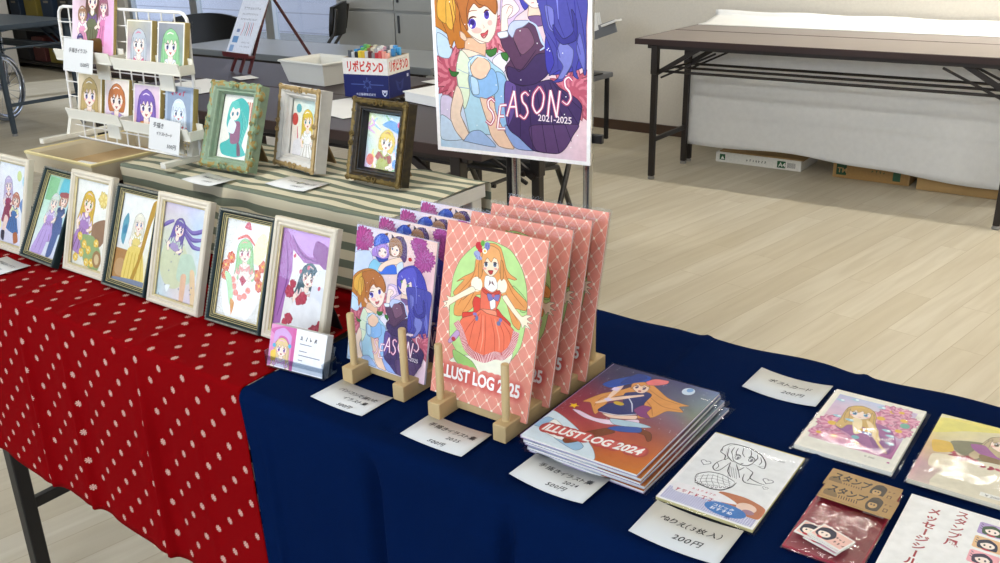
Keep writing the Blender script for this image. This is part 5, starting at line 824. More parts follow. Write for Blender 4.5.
# ================================================================== BOOK STANDS AND BOOKS
PINE = mat('pale_pine', 'C3A878', .6, noise=.14, scale=30, stretch=(1, .12, 1), bump=.1, bscale=150)
PEG = mat('birch_dowel', 'C9AE7C', .55, noise=.10, scale=40, stretch=(1, 1, .1))
def book_stand(label, xa, xb, y0, y1, bw=.0175):
    t = thing('book_stand', label, 'book stand', ((xa + xb) / 2, y0, ZT + .0035), group='wooden book stands')
    cx = (xa + xb) / 2
    for x in (xa, xb):
        b = MB(); b.box((x - cx, (y1 - y0) / 2, .0105), (bw, y1 - y0, .021), bev=.0012); rl = b.build('rail', PINE, t)
        for k, yy in enumerate((.014, .052, .092, .132, .172, y1 - y0 - .02)):
            hh = .069 if k in (0, 5) else .045
            b = MB(); b.lathe([(.0047, .021), (.0047, .021 + hh - .001), (.0040, .021 + hh)], (x - cx, yy, 0), 16); b.build('peg', PEG, t, True)
    for yy in (.038, .115, y1 - y0 - .03):
        b = MB(); b.box((0, yy, .008), (xb - xa - bw + .0006, .012, .010), bev=.0008); b.build('cross_bar', PINE, t)
    return t
book_stand('wooden dowel stand holding the smaller purple and blue books', -.7705, -.686, .722, .952)
book_stand('wooden dowel stand holding the salmon pink books', -.6225, -.5295, .712, .931)

def seasons_letters(a, fx, k=1.):
    def stroke(pts, w): 
        P = [fx(p) for p in pts]; a.line(P, w * 2.1, 'E58FA6', taper=False); 
    glyph = {'S': [[(.75, .12), (.5, 0), (.25, .12), (.3, .36), (.55, .52), (.66, .76), (.4, 1.0), (.05, .88)]],
             'E': [[(.45, .05), (.2, .95)], [(.42, .04), (.92, .0)], [(.32, .46), (.72, .44)], [(.2, .95), (.78, .92)]],
             'A': [[(.05, 1.0), (.62, 0)], [(.62, 0), (.82, 1.0)], [(.32, .62), (.74, .60)]],
             'O': [[(.6, 0), (.2, .3), (.12, .72), (.4, 1.0), (.8, .75), (.92, .3), (.6, 0)]],
             'N': [[(.3, 0), (.1, 1.0)], [(.3, 0), (.72, 1.0)], [(.72, 1.0), (.95, 0)]]}
    for ps in (0, 1):
        for it in ART['seasons']:
            if it[0] == 'g' and it[1] in glyph:
                cx, cy = it[2][0]; W, H = .092, .155
                for st in glyph[it[1]]:
                    P = [fx((cx + (x - .5) * W, cy + (y - .5) * H)) for x, y in st]
                    a.line(P, .020 if ps == 0 else .0095, 'C9688C' if ps == 0 else 'FFF6F8', smooth=len(P) > 2, taper=ps == 1)
    (x0, y0), (x1, y1) = [it[2] for it in ART['seasons'] if it[1] == '2021-2025'][0]
    q0 = fx((x0, y0 + .01)); q1 = fx((x1, y1 + .01))
    a.text('2021-2025', q0[0], q0[1], .052, 'FBEFF4', .012, 0, width=q1[0] - q0[0], rot=math.atan2(q1[1] - q0[1], q1[0] - q0[0]))
def seasons_art(border=True):
    a = Art(1.414, 'FBFAFC'); m = .022 if border else 0
    fx = (lambda p: (m + p[0] * (1 - 2 * m), m + p[1] * (1 - 2 * m))) if border else (lambda p: p)
    a.grad([['D3D6EC', 'EED8CC', 'F0D0C4'], ['C6CEEA', 'F0D6CC', 'EAC4C8'], ['C4DAF0', 'E8D4DE', 'F0CCCC'], ['CFE0F0', 'E4DCE8', 'F2D8DA'], ['BCD8EE', 'D8D8EC', 'EED2DE']], m, m, 1 - m, 1.414 - m)
    a.draw([i for i in ART['seasons'] if i[0] != 'g'], fx)
    for k in range(40): x, y = random.uniform(.05, .95), random.uniform(.3, 1.38); a.ell(*fx((x, y)), .0035, .0035, 'FFFFFF', 0, 6)
    seasons_letters(a, fx)
    if border:
        for r in ((0, 0, 1, m), (0, 1.414 - m, 1, 1.414), (0, 0, m, 1.414), (1 - m, 0, 1, 1.414)): a.rect(*r, 'FBFBFD')
    return a
def log_title(a, year, x0, y0, x1, y1, hgt, glow, sh=0., bold=.035):
    rot = math.atan2(y1 - y0, x1 - x0)
    for gw, gc in glow:
        for k in range(13):
            if k in (6, 10): continue
            f = (k + .5) / 13; a.ell(x0 + (x1 - x0) * f, y0 + (y1 - y0) * f - hgt * .5, gw * .42, gw * .5, gc, 0, 16)
    a.text('ILLUST LOG ' + year, x0, y0, hgt / .62, 'FBF8F4', bold, sh, width=x1 - x0, rot=rot)
def log25_art():
    a = Art(1.42, 'E8A08E')
    su, sv = .119, .149
    for k in range(-14, 16):
        for sg in (-1, 1):
            pts = []
            x0 = k * su; 
            ax, ay, bx, by = x0, 0, x0 + sg * 1.42 * su / sv, 1.42
            # clip to the page in x
            def clip(ax, ay, bx, by):
                t0, t1 = 0., 1.
                dx = bx - ax
                for lo, hi in ((0, 1),):
                    ta, tb = (lo - ax) / dx, (hi - ax) / dx
                    if ta > tb: ta, tb = tb, ta
                    t0, t1 = max(t0, ta), min(t1, tb)
                return (t0, t1) if t1 > t0 else None
            c = clip(ax, ay, bx, by)
            if c: a.line([(ax + (bx - ax) * c[0], 1.42 * c[0]), (ax + (bx - ax) * c[1], 1.42 * c[1])], .008, 'F3CDB8', False, False)
    for j in range(0, 21):
        for i in range(-1, 10):
            x, y = (i + (.5 if j % 2 else 0)) * su, j * sv / 2
            if 0 < x < 1: a.ell(x, y, .012, .012, 'F8ECD8', 0, 8)
    a.draw([i for i in ART['log2025'] if i[0] not in 'g'])
    log_title(a, '2025', .07, 1.262, .905, 1.240, .088, ((.19, 'E59688'), (.165, 'E08A7C'), (.14, 'DB7E72'), (.115, 'D67268')), 0, .035)
    return a
def book(label, x, y, w, h, t_, lean, art, back, name, sleeve=True, group=None, yaw=0.):
    r = thing(name, label, 'book', (x, y, ZT + .0035 + .0115 + .003), (0, 0, yaw), group)
    M = stand_m(0, 0, lean)
    b = MB(); b.box((0, h / 2, -t_ / 2), (w - .0008, h - .0008, t_ - .0008)); o = b.build('pages', mat('page_block', 'E6E2DA', .8), r); o.matrix_local = M
    b = MB(); b.box((0, h / 2, -t_), (w, h, .0005)); b.box((-w / 2, h / 2, -t_ / 2), (.0005, h, t_)); b.box((0, h / 2, -.0004), (w, h, .0006)); o = b.build('cover', back, r); o.matrix_local = M
    if isinstance(art, Art): c = art.build('cover_art', w, r, M)
    else: c = art.copy(); COL.objects.link(c); c.parent = r; c.matrix_local = M
    if sleeve:
        b = MB(); bb = MB()
        vs = []
        W_, H_ = w + .006, h + .005
        n, k = 8, 9
        for s_, z in ((1, .0016), (-1, -t_ - .0012)):
            g = [[b.bm.verts.new(((i / (n - 1) - .5) * W_, -.001 + j / (k - 1) * H_, (z + s_ * random.uniform(0, .0006)) if 0 < i < n - 1 and 0 < j < k - 1 else -t_ / 2 + s_ * .0006)) for i in range(n)] for j in range(k)]
            for j in range(k - 1):
                for i in range(n - 1): b.bm.faces.new((g[j][i], g[j][i + 1], g[j + 1][i + 1], g[j + 1][i]))
        o = b.build('clear_sleeve', SLEEVE, r, True); o.matrix_local = M
    return r
PINKC = mat('salmon_cover', 'DF9884', .5, noise=.05, scale=20); LILC = mat('lilac_cover', 'C9C0DC', .5, noise=.05, scale=20)
art = log25_art(); k_ = (.2055 / .141) / art.asp; art.v = [(x_, y_ * k_, z_) for x_, y_, z_ in art.v]; art.asp *= k_
ys = (.742, .784, .824, .862)
names = ['front salmon pink book with a girl in a red dress, standing upright', 'second salmon pink book, just behind the front one', 'third salmon pink book in the stand, behind the second', 'rearmost salmon pink book in the wooden stand']
src = None
for k, yy in enumerate(ys):
    b_ = book(names[k], -.583 + .0008 * k, yy, .141, .206, .003, R(13) if k == 0 else R(14.5), art if src is None else src, PINKC, 'illustration_book', k > 0, 'salmon pink books in the stand', R(-1.6 if k == 0 else -.4 + .3 * k))
    if src is None: src = [c for c in b_.children if c.name.startswith('cover_art')][0]
art = seasons_art(False); src = None; k_ = (.1748 / .132) / art.asp; art.v = [(x_, y_ * k_, z_) for x_, y_, z_ in art.v]; art.asp *= k_
ys = (.751, .792, .833, .875)
names = ['front purple and blue book with four girls, in the left stand', 'second purple and blue book, just behind the front one', 'third purple and blue book in the left stand', 'rearmost purple and blue book in the left stand']
for k, yy in enumerate(ys):
    b_ = book(names[k], -.7345 + .0005 * k, yy, .132, .175, .003, R(12.5), art if src is None else src, LILC, 'illustration_book', True, 'purple and blue books in the left stand', R(-1.2 + .4 * k))
    if src is None: src = [c for c in b_.children if c.name.startswith('cover_art')][0]

# ---- flat stack of books
def stretch(a, asp_):
    k = asp_ / a.asp; a.v = [(x, y * k, z) for x, y, z in a.v]; a.asp = asp_; return a
def log24_art():
    a = Art(1.42, '803848')
    a.grad([['3E3A62', '4A4470', '4C4678', '5A5A88', '7C8CB4'], ['5A4468', '4A4068', '585078', '6E7088', '8A9AA0'], ['8A4660', '7A4466', '7A5474', '8C7C90', '8C9484'], ['A04A5C', 'A84A5E', 'A05068', '9A6470', '94707C'], ['A65058', 'B4505A', 'B85858', 'B8604E', 'B46A4C'], ['C4CCD4', 'C46A5C', 'C06248', 'CC6E3C', 'CE7838'], ['C4D4E0', 'D8C4B4', 'C8703E', 'D0803A', 'D4883A']])
    for k in range(70): a.ell(random.random(), random.random() * .9, .004 * random.random() + .001, .004, 'E6E2F0', 0, 5)
    a.draw([i for i in ART['log2024'] if i[0] != 'g'])
    log_title(a, '2024', .085, 1.262, .905, 1.188, .085, ((.16, 'BC544E'), (.14, 'C45A54'), (.12, 'CE645E'), (.10, 'D8706A')), .22, .035)
    return a
a24 = stretch(log24_art(), .204 / .139)
GRY = mat('pale_cover', 'D9D6E0', .5); LAV = mat('lavender_cover', 'B8A4CC', .5)
z = ZT + .004; src = None
lab = ['bottom book of the flat stack beside the pink books', 'second book from the bottom of the flat stack', 'middle book of the flat stack, edge only showing', 'second book from the top of the flat stack', 'top book of the flat stack, girl in blue hat under night sky']
for k in range(5):
    W, H, T_ = .139, .204, .0034
    r = thing('illustration_book', lab[k], 'book', (-.4255 + (.004 - .0016 * k) + .002 * (k % 2), .7125 - .0012 * k, z), (0, 0, R((-1.2, .8, -.6, 1.0, .2)[k])), 'flat stack of illustration books')
    b = MB(); b.box((0, H / 2, T_ / 2), (W - .001, H - .001, T_ - .0008), bev=.0003, seg=1); b.build('pages', mat('page_block', 'E6E2DA', .8), r)
    b = MB(); b.box((0, H / 2, .0002), (W, H, .0004)); b.box((-W / 2, H / 2, T_ / 2), (.0004, H, T_)); b.build('cover', (LAV, GRY)[k % 2], r)
    o = (a24.build('cover_art', W, r, Matrix.Translation((0, 0, T_ - .0003))) if k == 0 else src.copy())
    if k == 0: src = o
    else: COL.objects.link(o); o.parent = r; o.matrix_local = Matrix.Translation((0, 0, T_ - .0003))
    b = MB(); nx, ny = 10, 12; W_, H_ = W + .010, H + .010
    for s_, zz in ((1, T_ + .0012), (-1, -.0002)):
        g = [[b.bm.verts.new(((i / (nx - 1) - .5) * W_, -.004 + j / (ny - 1) * H_, (zz + (random.uniform(0, .0005) if s_ > 0 else 0)) if 0 < i < nx - 1 and 0 < j < ny - 1 else T_ / 2 + random.uniform(-.0006, .0006) + s_ * .0003)) for i in range(nx)] for j in range(ny)]
        for j in range(ny - 1):
            for i in range(nx - 1): b.bm.faces.new((g[j][i], g[j][i + 1], g[j + 1][i + 1], g[j + 1][i]))
    b.build('clear_sleeve', SLEEVE, r, True)
    z += T_ + .0012
# ================================================================== PACKS LYING ON THE NAVY CLOTH
ZC = ZT + .0045
def pack(label, name, cat, x, y, w, h, t_, art, rot=0., board='EDE9DE', bag=(.004, .004), group=None, z=ZC, margin=None, film=SLEEVE):
    r = thing(name, label, cat, (x, y, z), (0, 0, rot), group)
    b = MB(); b.box((0, h / 2, t_ / 2), (w, h, t_), bev=.0004, seg=1); b.build('backing_card', mat('card_' + board, board, .7), r)
    art.build('printed_front', w, r, Matrix.Translation((0, 0, t_ + .0001)))
    b = MB(); nx, ny = 10, 14; W_, H_ = w + 2 * bag[0], h + 2 * bag[1]
    for s_, zz in ((1, t_ + .0022), (-1, -.0003)):
        g = [[b.bm.verts.new(((i / (nx - 1) - .5) * W_, -bag[1] + j / (ny - 1) * H_, (zz + (random.uniform(-.0004, .0006) if s_ > 0 else 0)) if 0 < i < nx - 1 and 0 < j < ny - 1 else .0008 + s_ * .0004)) for i in range(nx)] for j in range(ny)]
        for j in range(ny - 1):
            for i in range(nx - 1): b.bm.faces.new((g[j][i], g[j][i + 1], g[j + 1][i + 1], g[j + 1][i]))
    b.build('clear_bag', film, r, True)
    return r
# colouring pack
a = Art(1.48, 'EFEFEE'); K = '3C3A40'; lw = .013
a.grad([['F1F1F1', 'EFEFEE'], ['EEEEF0', 'F1F0EE']])
a.draw(ART['colouring'])
a.heart(.16, .63, .055, '77747C'); a.heart(.83, .62, .055, '77747C'); a.heart(.85, .75, .030, '77747C')
a.poly([(.03, 1.22), (.45, 1.2), (.97, 1.14), (.97, 1.45), (.03, 1.45)], 'B6B4D4', False)
for k in range(40): a.line([(.03 + k * .0235, 1.19), (.03 + k * .0235, 1.45)], .006, 'E8E8F4', False, False)
for k in range(11): a.line([(.03, 1.2 + k * .0235), (.97, 1.2 + k * .0235)], .006, 'E8E8F4', False, False)
a.poly([(.5, 1.05), (.75, 1.02), (.98, 1.1), (.98, 1.3), (.8, 1.3), (.55, 1.2)], 'C98460'); a.ell(.82, 1.18, .10, .08, 'F4D8C8'); a.ell(.86, 1.24, .06, .04, 'B08A9A')
a.poly([(.08, 1.13), (.5, 1.08), (.72, 1.18), (.2, 1.28), (.08, 1.26)], 'F4F0F2')
a.scribble(.09, 1.27, .42, .07, 'C2566A', .0); a.scribble(.24, 1.16, .22, .04, 'D88A96', .1)
a.ell(.66, 1.32, .21, .105, '4E8ACA'); a.text('コピック', .53, 1.31, .055, 'FFFFFF', .015); a.text('おすすめ', .52, 1.37, .058, 'FFFFFF', .015); a.text('紙', .70, 1.44, .05, '3C5FA0', .01); a.text('￥200', .74, .20, .05, '6A6870')
pack('bagged colouring pack with a line drawing and blue oval sticker', 'colouring_pack', 'colouring pack', -.288, .709, .0985, .148, .0035, a, R(.6), 'CFC38C', (.003, .004))
# postcard pack with pink flowers: landscape picture on a portrait pack
a = Art(1.46, 'ECE8DC'); a.grad([['BCC0E0', 'C4CCE6', 'D8C4DC'], ['DCC4D8', 'E4D4DA', 'E0D2E0'], ['E8C8D4', 'DAB4CC', 'D8D2E6'], ['D89AB8', 'D8A0C0', 'C480B0'], ['E0BCC8', 'D8A4C0', 'B66A9E']], .07, .08, .93, 1.22)
for x, y, r in ((.70, .20, .17), (.86, .34, .17), (.62, .42, .19), (.88, .60, .16), (.78, .14, .13), (.20, .80, .20), (.3, 1.1, .15), (.55, 1.12, .14), (.14, 1.08, .12)):
    x = min(.93 - r * .5, max(.07 + r * .5, x)); a.flower(x, min(1.22 - r, max(.08 + r * .7, y)), r, 'EBB4C8', 'D888A8', 14, 'E8C048')
a.poly([(.36, .62), (.56, .55), (.78, .62), (.9, .9), (.88, 1.16), (.6, 1.1), (.42, .95), (.26, .86)], 'A6649C'); a.poly([(.6, .8), (.84, .86), (.88, 1.14), (.7, 1.05)], '8E5290'); a.poly([(.28, .65), (.42, .6), (.4, .9), (.26, .86)], '9A5A98')
girl(a, .40, .42, .145, 'D8B46C', eye='4A9AC0', dress='A6649C', trim='E6C85C', tilt=-.15, body=False, smile=False, dark='8A6A4A')
a.poly([(.36, .58), (.46, .58), (.52, .85), (.46, .9)], 'F2E0B8'); a.poly([(.5, .56), (.58, .6), (.74, .9), (.68, .92)], 'F0DAB0'); a.ell(.58, .82, .05, .04, '5A86C4'); a.ell(.56, .78, .07, .03, 'D8B048')
a.line([(.66, .7), (.72, .95), (.86, 1.14)], .03, 'E6C88C')
for x, y in ((.12, .22), (.26, .13), (.56, .16), (.80, .76), (.74, .66), (.84, .92), (.2, .62), (.34, .64)): a.poly([(x - .05, y), (x, y - .03), (x + .05, y + .01), (x + .01, y + .03)], 'A8D0DC'); a.ell(x + .02, y - .01, .02, .02, 'EAF6F8')
a.ell(.5, .98, .04, .04, '8AC0C8'); a.ell(.88, .45, .05, .06, '7CB8A4'); a.text('￥200', .68, 1.31, .045, '6A6058'); a.ell(.92, 1.3, .015, .015, 'C05A9C')
pack('bagged postcard pack with a girl in purple among pink flowers', 'postcard_pack', 'postcard pack', -.2085, .876, .1005, .150, .0052, a, R(.2), 'E6E0D0', (.004, .004), 'bagged postcard packs')
a = Art(1.5, 'D8CFB8'); a.grad([['DCD8B0', 'E8E0A0', 'E4D8BC', 'D8CCC8'], ['E4D898', 'E8DCB0', 'DCD0BC', 'D0C8C4'], ['D8B88C', 'DCCCB4', 'DACEB8', 'D4C8B8'], ['C8A0A8', 'D8C8B8', 'DED4C0', 'D8CEBC'], ['D0B4B0', 'DCD0BC', 'E0D6C2', 'DCD2BE']])
a.poly([(0, .1), (.4, 0), (.7, .05), (.3, .25), (0, .45)], 'E6DC7C'); a.poly([(.2, .55), (.45, .42), (.9, .4), (1, .5), (1, .75), (.6, .85), (.3, .75)], '8A8668'); 
girl(a, .66, .36, .15, 'CDB894', eye='9A8060', dress='8A8668', trim='B4609C', tilt=.1, body=False, smile=False, dark='7A6A54'); a.poly([(.38, .5), (.5, .46), (.58, .56), (.66, .64), (.85, .66), (1, .58), (1, .7), (.8, .76), (.58, .72), (.42, .6)], 'A8609E'); a.poly([(.5, .66), (.9, .72), (.88, .84), (.55, .8)], '94784C')
a.poly([(.4, .85), (1, .8), (1, 1.5), (.2, 1.5)], 'E4DCC6'); 
for k in range(26): x = .25 + .75 * random.random(); a.ell(x, .80 + .2 * (x - .25) + random.uniform(-.05, .06), .035, .022, random.choice(['B4405A', 'C8586C', 'A83A50']), random.random() * 3, 8)
a.poly([(.04, .62), (.2, .58), (.26, .75), (.1, .85)], 'E6C050'); a.poly([(.1, .9), (.3, .85), (.35, 1.1), (.12, 1.15)], 'EADEC4'); a.rect(.62, 1.36, .92, 1.43, 'F4F2EA'); a.text('￥200', .66, 1.42, .055, '6A6058')
pack('bagged postcard pack at the right edge, girl in dark dress on cream', 'postcard_pack', 'postcard pack', -.0915, .874, .104, .153, .0052, a, 0, 'DAD0B8', (.003, .003), 'bagged postcard packs')
# stamp set
a = Art(2.1, 'A83248'); a.grad([['B43A50', 'A83248'], ['B03850', '9E2C44'], ['B23C54', 'A02E46']])
for p in ([(.1, .75), (.35, .8), (.42, 1.05), (.6, 1.1)], [(.28, .78), (.3, 1.0), (.42, 1.08)], [(.42, 1.1), (.7, 1.02), (.95, 1.08)], [(.02, 1.3), (.2, 1.2)]): pass
a.rect(.66, .68, .94, .76, 'E8D8D2'); a.text('￥200', .70, .745, .06, '8A6A64')
pack('bagged stamp set on red card with two kraft strips', 'stamp_set', 'stamp set', -.1755, .705, .0675, .1405, .0022, a, R(-.3), '9E2C42', (.0012, .002), film=clear_mat('crinkled_bag_film', gloss=.09, rough=.08, bump=1.0, bscale=60))
for k in range(2):
    a = Art(.47, 'B3905A'); a.grad([['B5935E', 'AD8A56'], ['B08D58', 'B4925C']]); a.poly([(.04, .26), (.1, .2), (.2, .26), (.24, .38), (.06, .38)], '8A7048'); a.poly([(.66, .1), (.74, .06), (.82, .14), (.80, .4), (.66, .42), (.62, .28)], '4A3A28'); a.ell(.71, .28, .06, .085, 'C2A06C'); a.ell(.69, .27, .012, .02, '3A3026'); a.ell(.73, .27, .012, .02, '3A3026'); a.poly([(.63, .24), (.71, .12), (.80, .22), (.76, .22), (.69, .22)], '3E3022')
    for q in range(8): a.line([(.26 + q * .035, .3), (.27 + q * .035, .38)], .012, '5A4630', False)
    a.text('スタンプ', .07, .25, .21, '2E261E', .03, 0, width=.53, rot=.06)
    a.scribble(.84, .2, .1, .05, '5A4630', .1); a.rect(.86, .27, .92, .36, '6A5236'); a.rect(.872, .285, .908, .345, 'B3905A')
    t = thing('kraft_stamp_strip', ('upper kraft strip with black lettering on the red stamp set', 'lower kraft strip with black lettering on the red stamp set')[k], 'card', (-.1755 + .003 * k, .8175 - .0265 * k, ZC + .0053 + .0016 * (1 - k) * 0 + .0017 * k), (0, 0, R(-1)))
    b = MB(); b.box((0, .0155, .0005), (.068, .031, .001)); b.build('kraft_card', mat('kraft_card', 'B3905A', .8), t); a.build('stamp_print', .068, t, Matrix.Translation((0, 0, .0011)), 1e-5)
for k in range(4):
    a = Art(.66, 'F2EEE8'); top = k >= 2
    c1, c2 = (('E8B4C4', '2E5A34'), ('F0C8BC', '2A2A48'))[k % 2]
    a.rect(.04, .04, .96, .62, c1); a.poly([(.08, .5), (.06, .2), (.22, .06), (.45, .08), (.58, .3), (.5, .55), (.3, .6)], c2); a.ell(.29, .38, .17, .16, 'F8E8DC'); a.poly([(.1, .36), (.18, .18), (.34, .14), (.48, .34), (.36, .26), (.22, .28)], c2); a.ell(.22, .38, .025, .04, '2A2A2A'); a.ell(.36, .38, .025, .04, '2A2A2A'); a.ell(.28, .58, .08, .05, 'C83040'); a.scribble(.56, .3, .3, .11, '5A2A34', .0); a.scribble(.62, .5, .25, .12, '5A2A34', .0)
    t = thing('mini_sticker', ('mini sticker card at the bottom left of the stamp set pile', 'mini sticker card with dark blue hair at the pile bottom', 'mini sticker card under the topmost one on the stamp set', 'topmost mini sticker card with a green haired face')[k], 'sticker', (-.192 + (.012 if k != 1 else .002) + .001 * k, .7165 + .0012 * k - (0 if k != 1 else -.004), ZC + .0054 + .00125 * k), (0, 0, R((-16, -8, -22, -20)[k])), 'mini stickers on the stamp set')
    b = MB(); b.box((0, .0105, .0005), (.034, .022, .001), bev=.0003, seg=1); b.build('sticker_card', mat('sticker_card', 'E6E0D6', .6), t); a.build('sticker_print', .0332, t, Matrix.Translation((0, 0, .0011)), 1e-5)
# sticker sheet
a = Art(1.42, 'F2F1EF'); a.text('スタンプ風', .325, .07, .082, 'A82838', .022, vertical=True); a.text('メッセージシール', .17, .13, .082, 'A82838', .03, vertical=True)
rnd = random.Random(3)
pal = ['B8A4D0', 'A8C870', 'E4A8B4', 'F0C8CC', 'E8C498', '8CB8E0', '9AA8D8', 'F0E090', 'F4B8C0', 'A8D0E8']; hp = ['2E5A38', '26284E', '3C2E54', 'A8683C', '2A2A3A']
for j in range(8):
    for i in range(3):
        x, y = .43 + i * .19, .08 + j * .163 + .0 * i; c = pal[(j * 3 + i * 2 + j) % 10]; h = hp[(j + 2 * i) % 5]
        a.poly([(x + .01, y), (x + .155, y), (x + .165, y + .01), (x + .165, y + .125), (x + .155, y + .135), (x + .01, y + .135), (x, y + .125), (x, y + .01)], c, False)
        a.poly([(x + .03, y + .12), (x + .025, y + .05), (x + .08, y + .012), (x + .13, y + .05), (x + .135, y + .12), (x + .08, y + .125)], h); a.ell(x + .08, y + .078, .04, .036, 'FBEDE4'); a.poly([(x + .038, y + .075), (x + .05, y + .035), (x + .09, y + .025), (x + .122, y + .07), (x + .1, y + .05), (x + .07, y + .052)], h); a.ell(x + .064, y + .082, .006, .010, '3A2A2A'); a.ell(x + .096, y + .082, .006, .010, '3A2A2A'); a.ell(x + .08, y + .127, .025, .010, 'C84050' if i != 1 else 'FFFFFF')
        for q in range(3): a.line([(x + .010, y + .02 + q * .025), (x + .024, y + .03 + q * .025)], .006, '5A4A6A', False)
t = thing('sticker_sheet', 'white sticker sheet with red vertical lettering and small face stamps', 'sticker sheet', (-.0600, .6565, ZC - .0005), (0, 0, 0)); b = MB(); b.box((0, .1, .0004), (.148, .200, .0008)); b.build('sheet_card', CARDM, t)
a.asp = 1.35; a.v = [(x, min(y, 1.35), k) for x, y, k in a.v]; a.build('sheet_print', .148, t, Matrix.Translation((0, 0, .0009)))

# ================================================================== BUSINESS CARDS IN AN ACRYLIC HOLDER
hx, hy = -.8475, .703
HR = R(7)
t = thing('card_holder', 'clear acrylic business card holder at the corner of the navy cloth', 'card holder', (hx, hy, ZT + .0045), (0, 0, HR))
ln = R(20); Mh = stand_m(.0, .002, ln)
b = MB(); b.box((0, .014, -.0015), (.096, .028, .002), bev=.0004, seg=1); b.box((0, .001, .0065), (.096, .0016, .014)); b.box((-.0475, .014, .010), (.002, .028, .020), bev=.0004, seg=1); b.box((.0475, .014, .010), (.002, .028, .020), bev=.0004, seg=1)
b.build('tray', ACRYL, t, loc=(0, 0, .0015))
b = MB(); b.box((0, .020, -.0165), (.094, .040, .0016)); o = b.build('back_plate', ACRYL, t); o.matrix_local = Mh
b = MB(); b.bar((.03, .030, .04), (.03, .046, .0015), .02, .002, 0); b.bar((-.03, .030, .04), (-.03, .046, .0015), .02, .002, 0); b.build('support_leg', ACRYL, t)
a = Art(.605, 'F0F0F2'); a.poly([(0, 0), (.46, 0), (.46, .605), (0, .605)], 'E2A0C8', False); a.poly([(.0, .1), (.25, 0), (.46, 0), (.46, .3)], 'D878B4'); a.rect(.40, 0, .46, .605, 'D670A8')
girl(a, .23, .32, .12, 'E8D0A0', eye='9A6AB0', dress='F4EEF4', trim='F0C0E0', dark='B07A90', skirt=False); a.poly([(.08, .28), (.08, .1), (.24, .03), (.38, .12), (.38, .26), (.3, .16), (.18, .15)], 'D8B0DC'); a.ell(.09, .30, .03, .03, '6AB8D8'); a.ell(.37, .27, .03, .03, '6AB8D8'); a.poly([(.04, .4), (.12, .36), (.14, .5), (.06, .52)], 'F0D060')
a.rect(.46, 0, 1, .605, 'F1F1F3'); a.scribble(.53, .15, .26, .075, '34343C', .1)
for yy, x1 in ((.20, .75), (.30, .68), (.36, .92), (.43, .62)): a.line([(.54, yy), (x1, yy)], .012, '8A8A94', False, False)
rb = random.Random(5)
src = None
for k in range(9):
    r = thing('business_card', ('front business card in the acrylic holder, pink picture and white text' if k == 0 else 'business cards stacked behind the front one in the acrylic holder'), 'business card', (hx, hy, ZT + .0045), (0, 0, HR), 'business cards in the holder')
    b = MB(); b.box((0, .0275, -.0005 - .0014 * k), (.091, .055, .0011)); o = b.build('card_sheet', CARDM, r); o.matrix_local = Mh
    if k == 0:
        o = a.build('card_print', .091, r, Mh @ Matrix.Translation((0, 0, .0002)), 1e-5)

# ================================================================== WHITE WIRE RACK WITH MINI PICTURES
WW = mat('white_coated_wire', 'E2E0DA', .4); WP = mat('ivory_plastic', 'D9D5C6', .45)
ZR = ZT + .1520
rx0, rx1 = -1.795, -1.392; rw = rx1 - rx0
t = thing('wire_rack', 'white wire grid display rack standing on the cardboard tray', 'display rack', ((rx0 + rx1) / 2, 1.000, ZR))
Mr = Matrix.Rotation(-R(3), 4, 'X')
b = MB(); H = .255; c = .02
pts = [(-rw / 2, 0, .002), (-rw / 2, 0, H - c)] + [(-rw / 2 + c - c * math.cos(q), 0, H - c + c * math.sin(q)) for q in (.5, 1.0)] + [(-rw / 2 + c, 0, H), (rw / 2 - c, 0, H)] + [(rw / 2 - c + c * math.sin(q), 0, H - c + c * math.cos(q)) for q in (.5, 1.0)] + [(rw / 2, 0, H - c), (rw / 2, 0, .002)]
b.tube(pts, .0030, 10, closed=True); o = b.build('outer_wire', WW, t, True); o.matrix_local = Mr
b = MB()
for k in range(1, 11): x = -rw / 2 + rw * k / 11; b.tube([(x, 0, .003), (x, 0, H)], .0014, 6)
for k in range(1, 9): b.tube([(-rw / 2, -.002, H - .0285 * k), (rw / 2, -.002, H - .0285 * k)], .0012, 6)
o = b.build('grid_wire', WW, t, True); o.matrix_local = Mr
for s_, x in ((-1, -rw / 2 + .006), (1, rw / 2 - .006)):
    b = MB(); b.box((x, .02, .006), (.014, .190, .010), bev=.001)
    for k in range(15): b.box((x + .0073, -.070 + k * .0125, .005), (.001, .008, .004))
    b.prism([(-.018, 0), (.018, 0), (.008, .03), (.006, .045), (-.006, .045), (-.008, .03)], .010, Matrix.Translation((x - .005, 0, .010)) @ Matrix.Rotation(PI / 2, 4, 'Z') @ Matrix.Rotation(PI / 2, 4, 'X'))
    b.build('foot', WP, t)
trays = [(-1.752, -1.572, 1.014), (-1.566, -1.372, 1.008), (-1.750, -1.574, .902), (-1.566, -1.370, .896)]
for k, (x0, x1, zz) in enumerate(trays):
    b = MB(); w = x1 - x0; cx = (x0 + x1) / 2 - (rx0 + rx1) / 2; z0 = zz - ZR
    b.box((cx, -.017, z0), (w, .030, .002)); b.box((cx, -.0325, z0 + .009), (w, .002, .022), (R(14), 0, 0)); b.box((cx, -.003, z0 + .012), (w, .002, .026)); b.box((cx - w / 2, -.017, z0 + .008), (.002, .030, .016)); b.box((cx + w / 2, -.017, z0 + .008), (.002, .030, .016)); b.box((cx + .02, -.006, z0 - .018), (.04, .003, .034))
    b.build('picture_tray', WP, t)
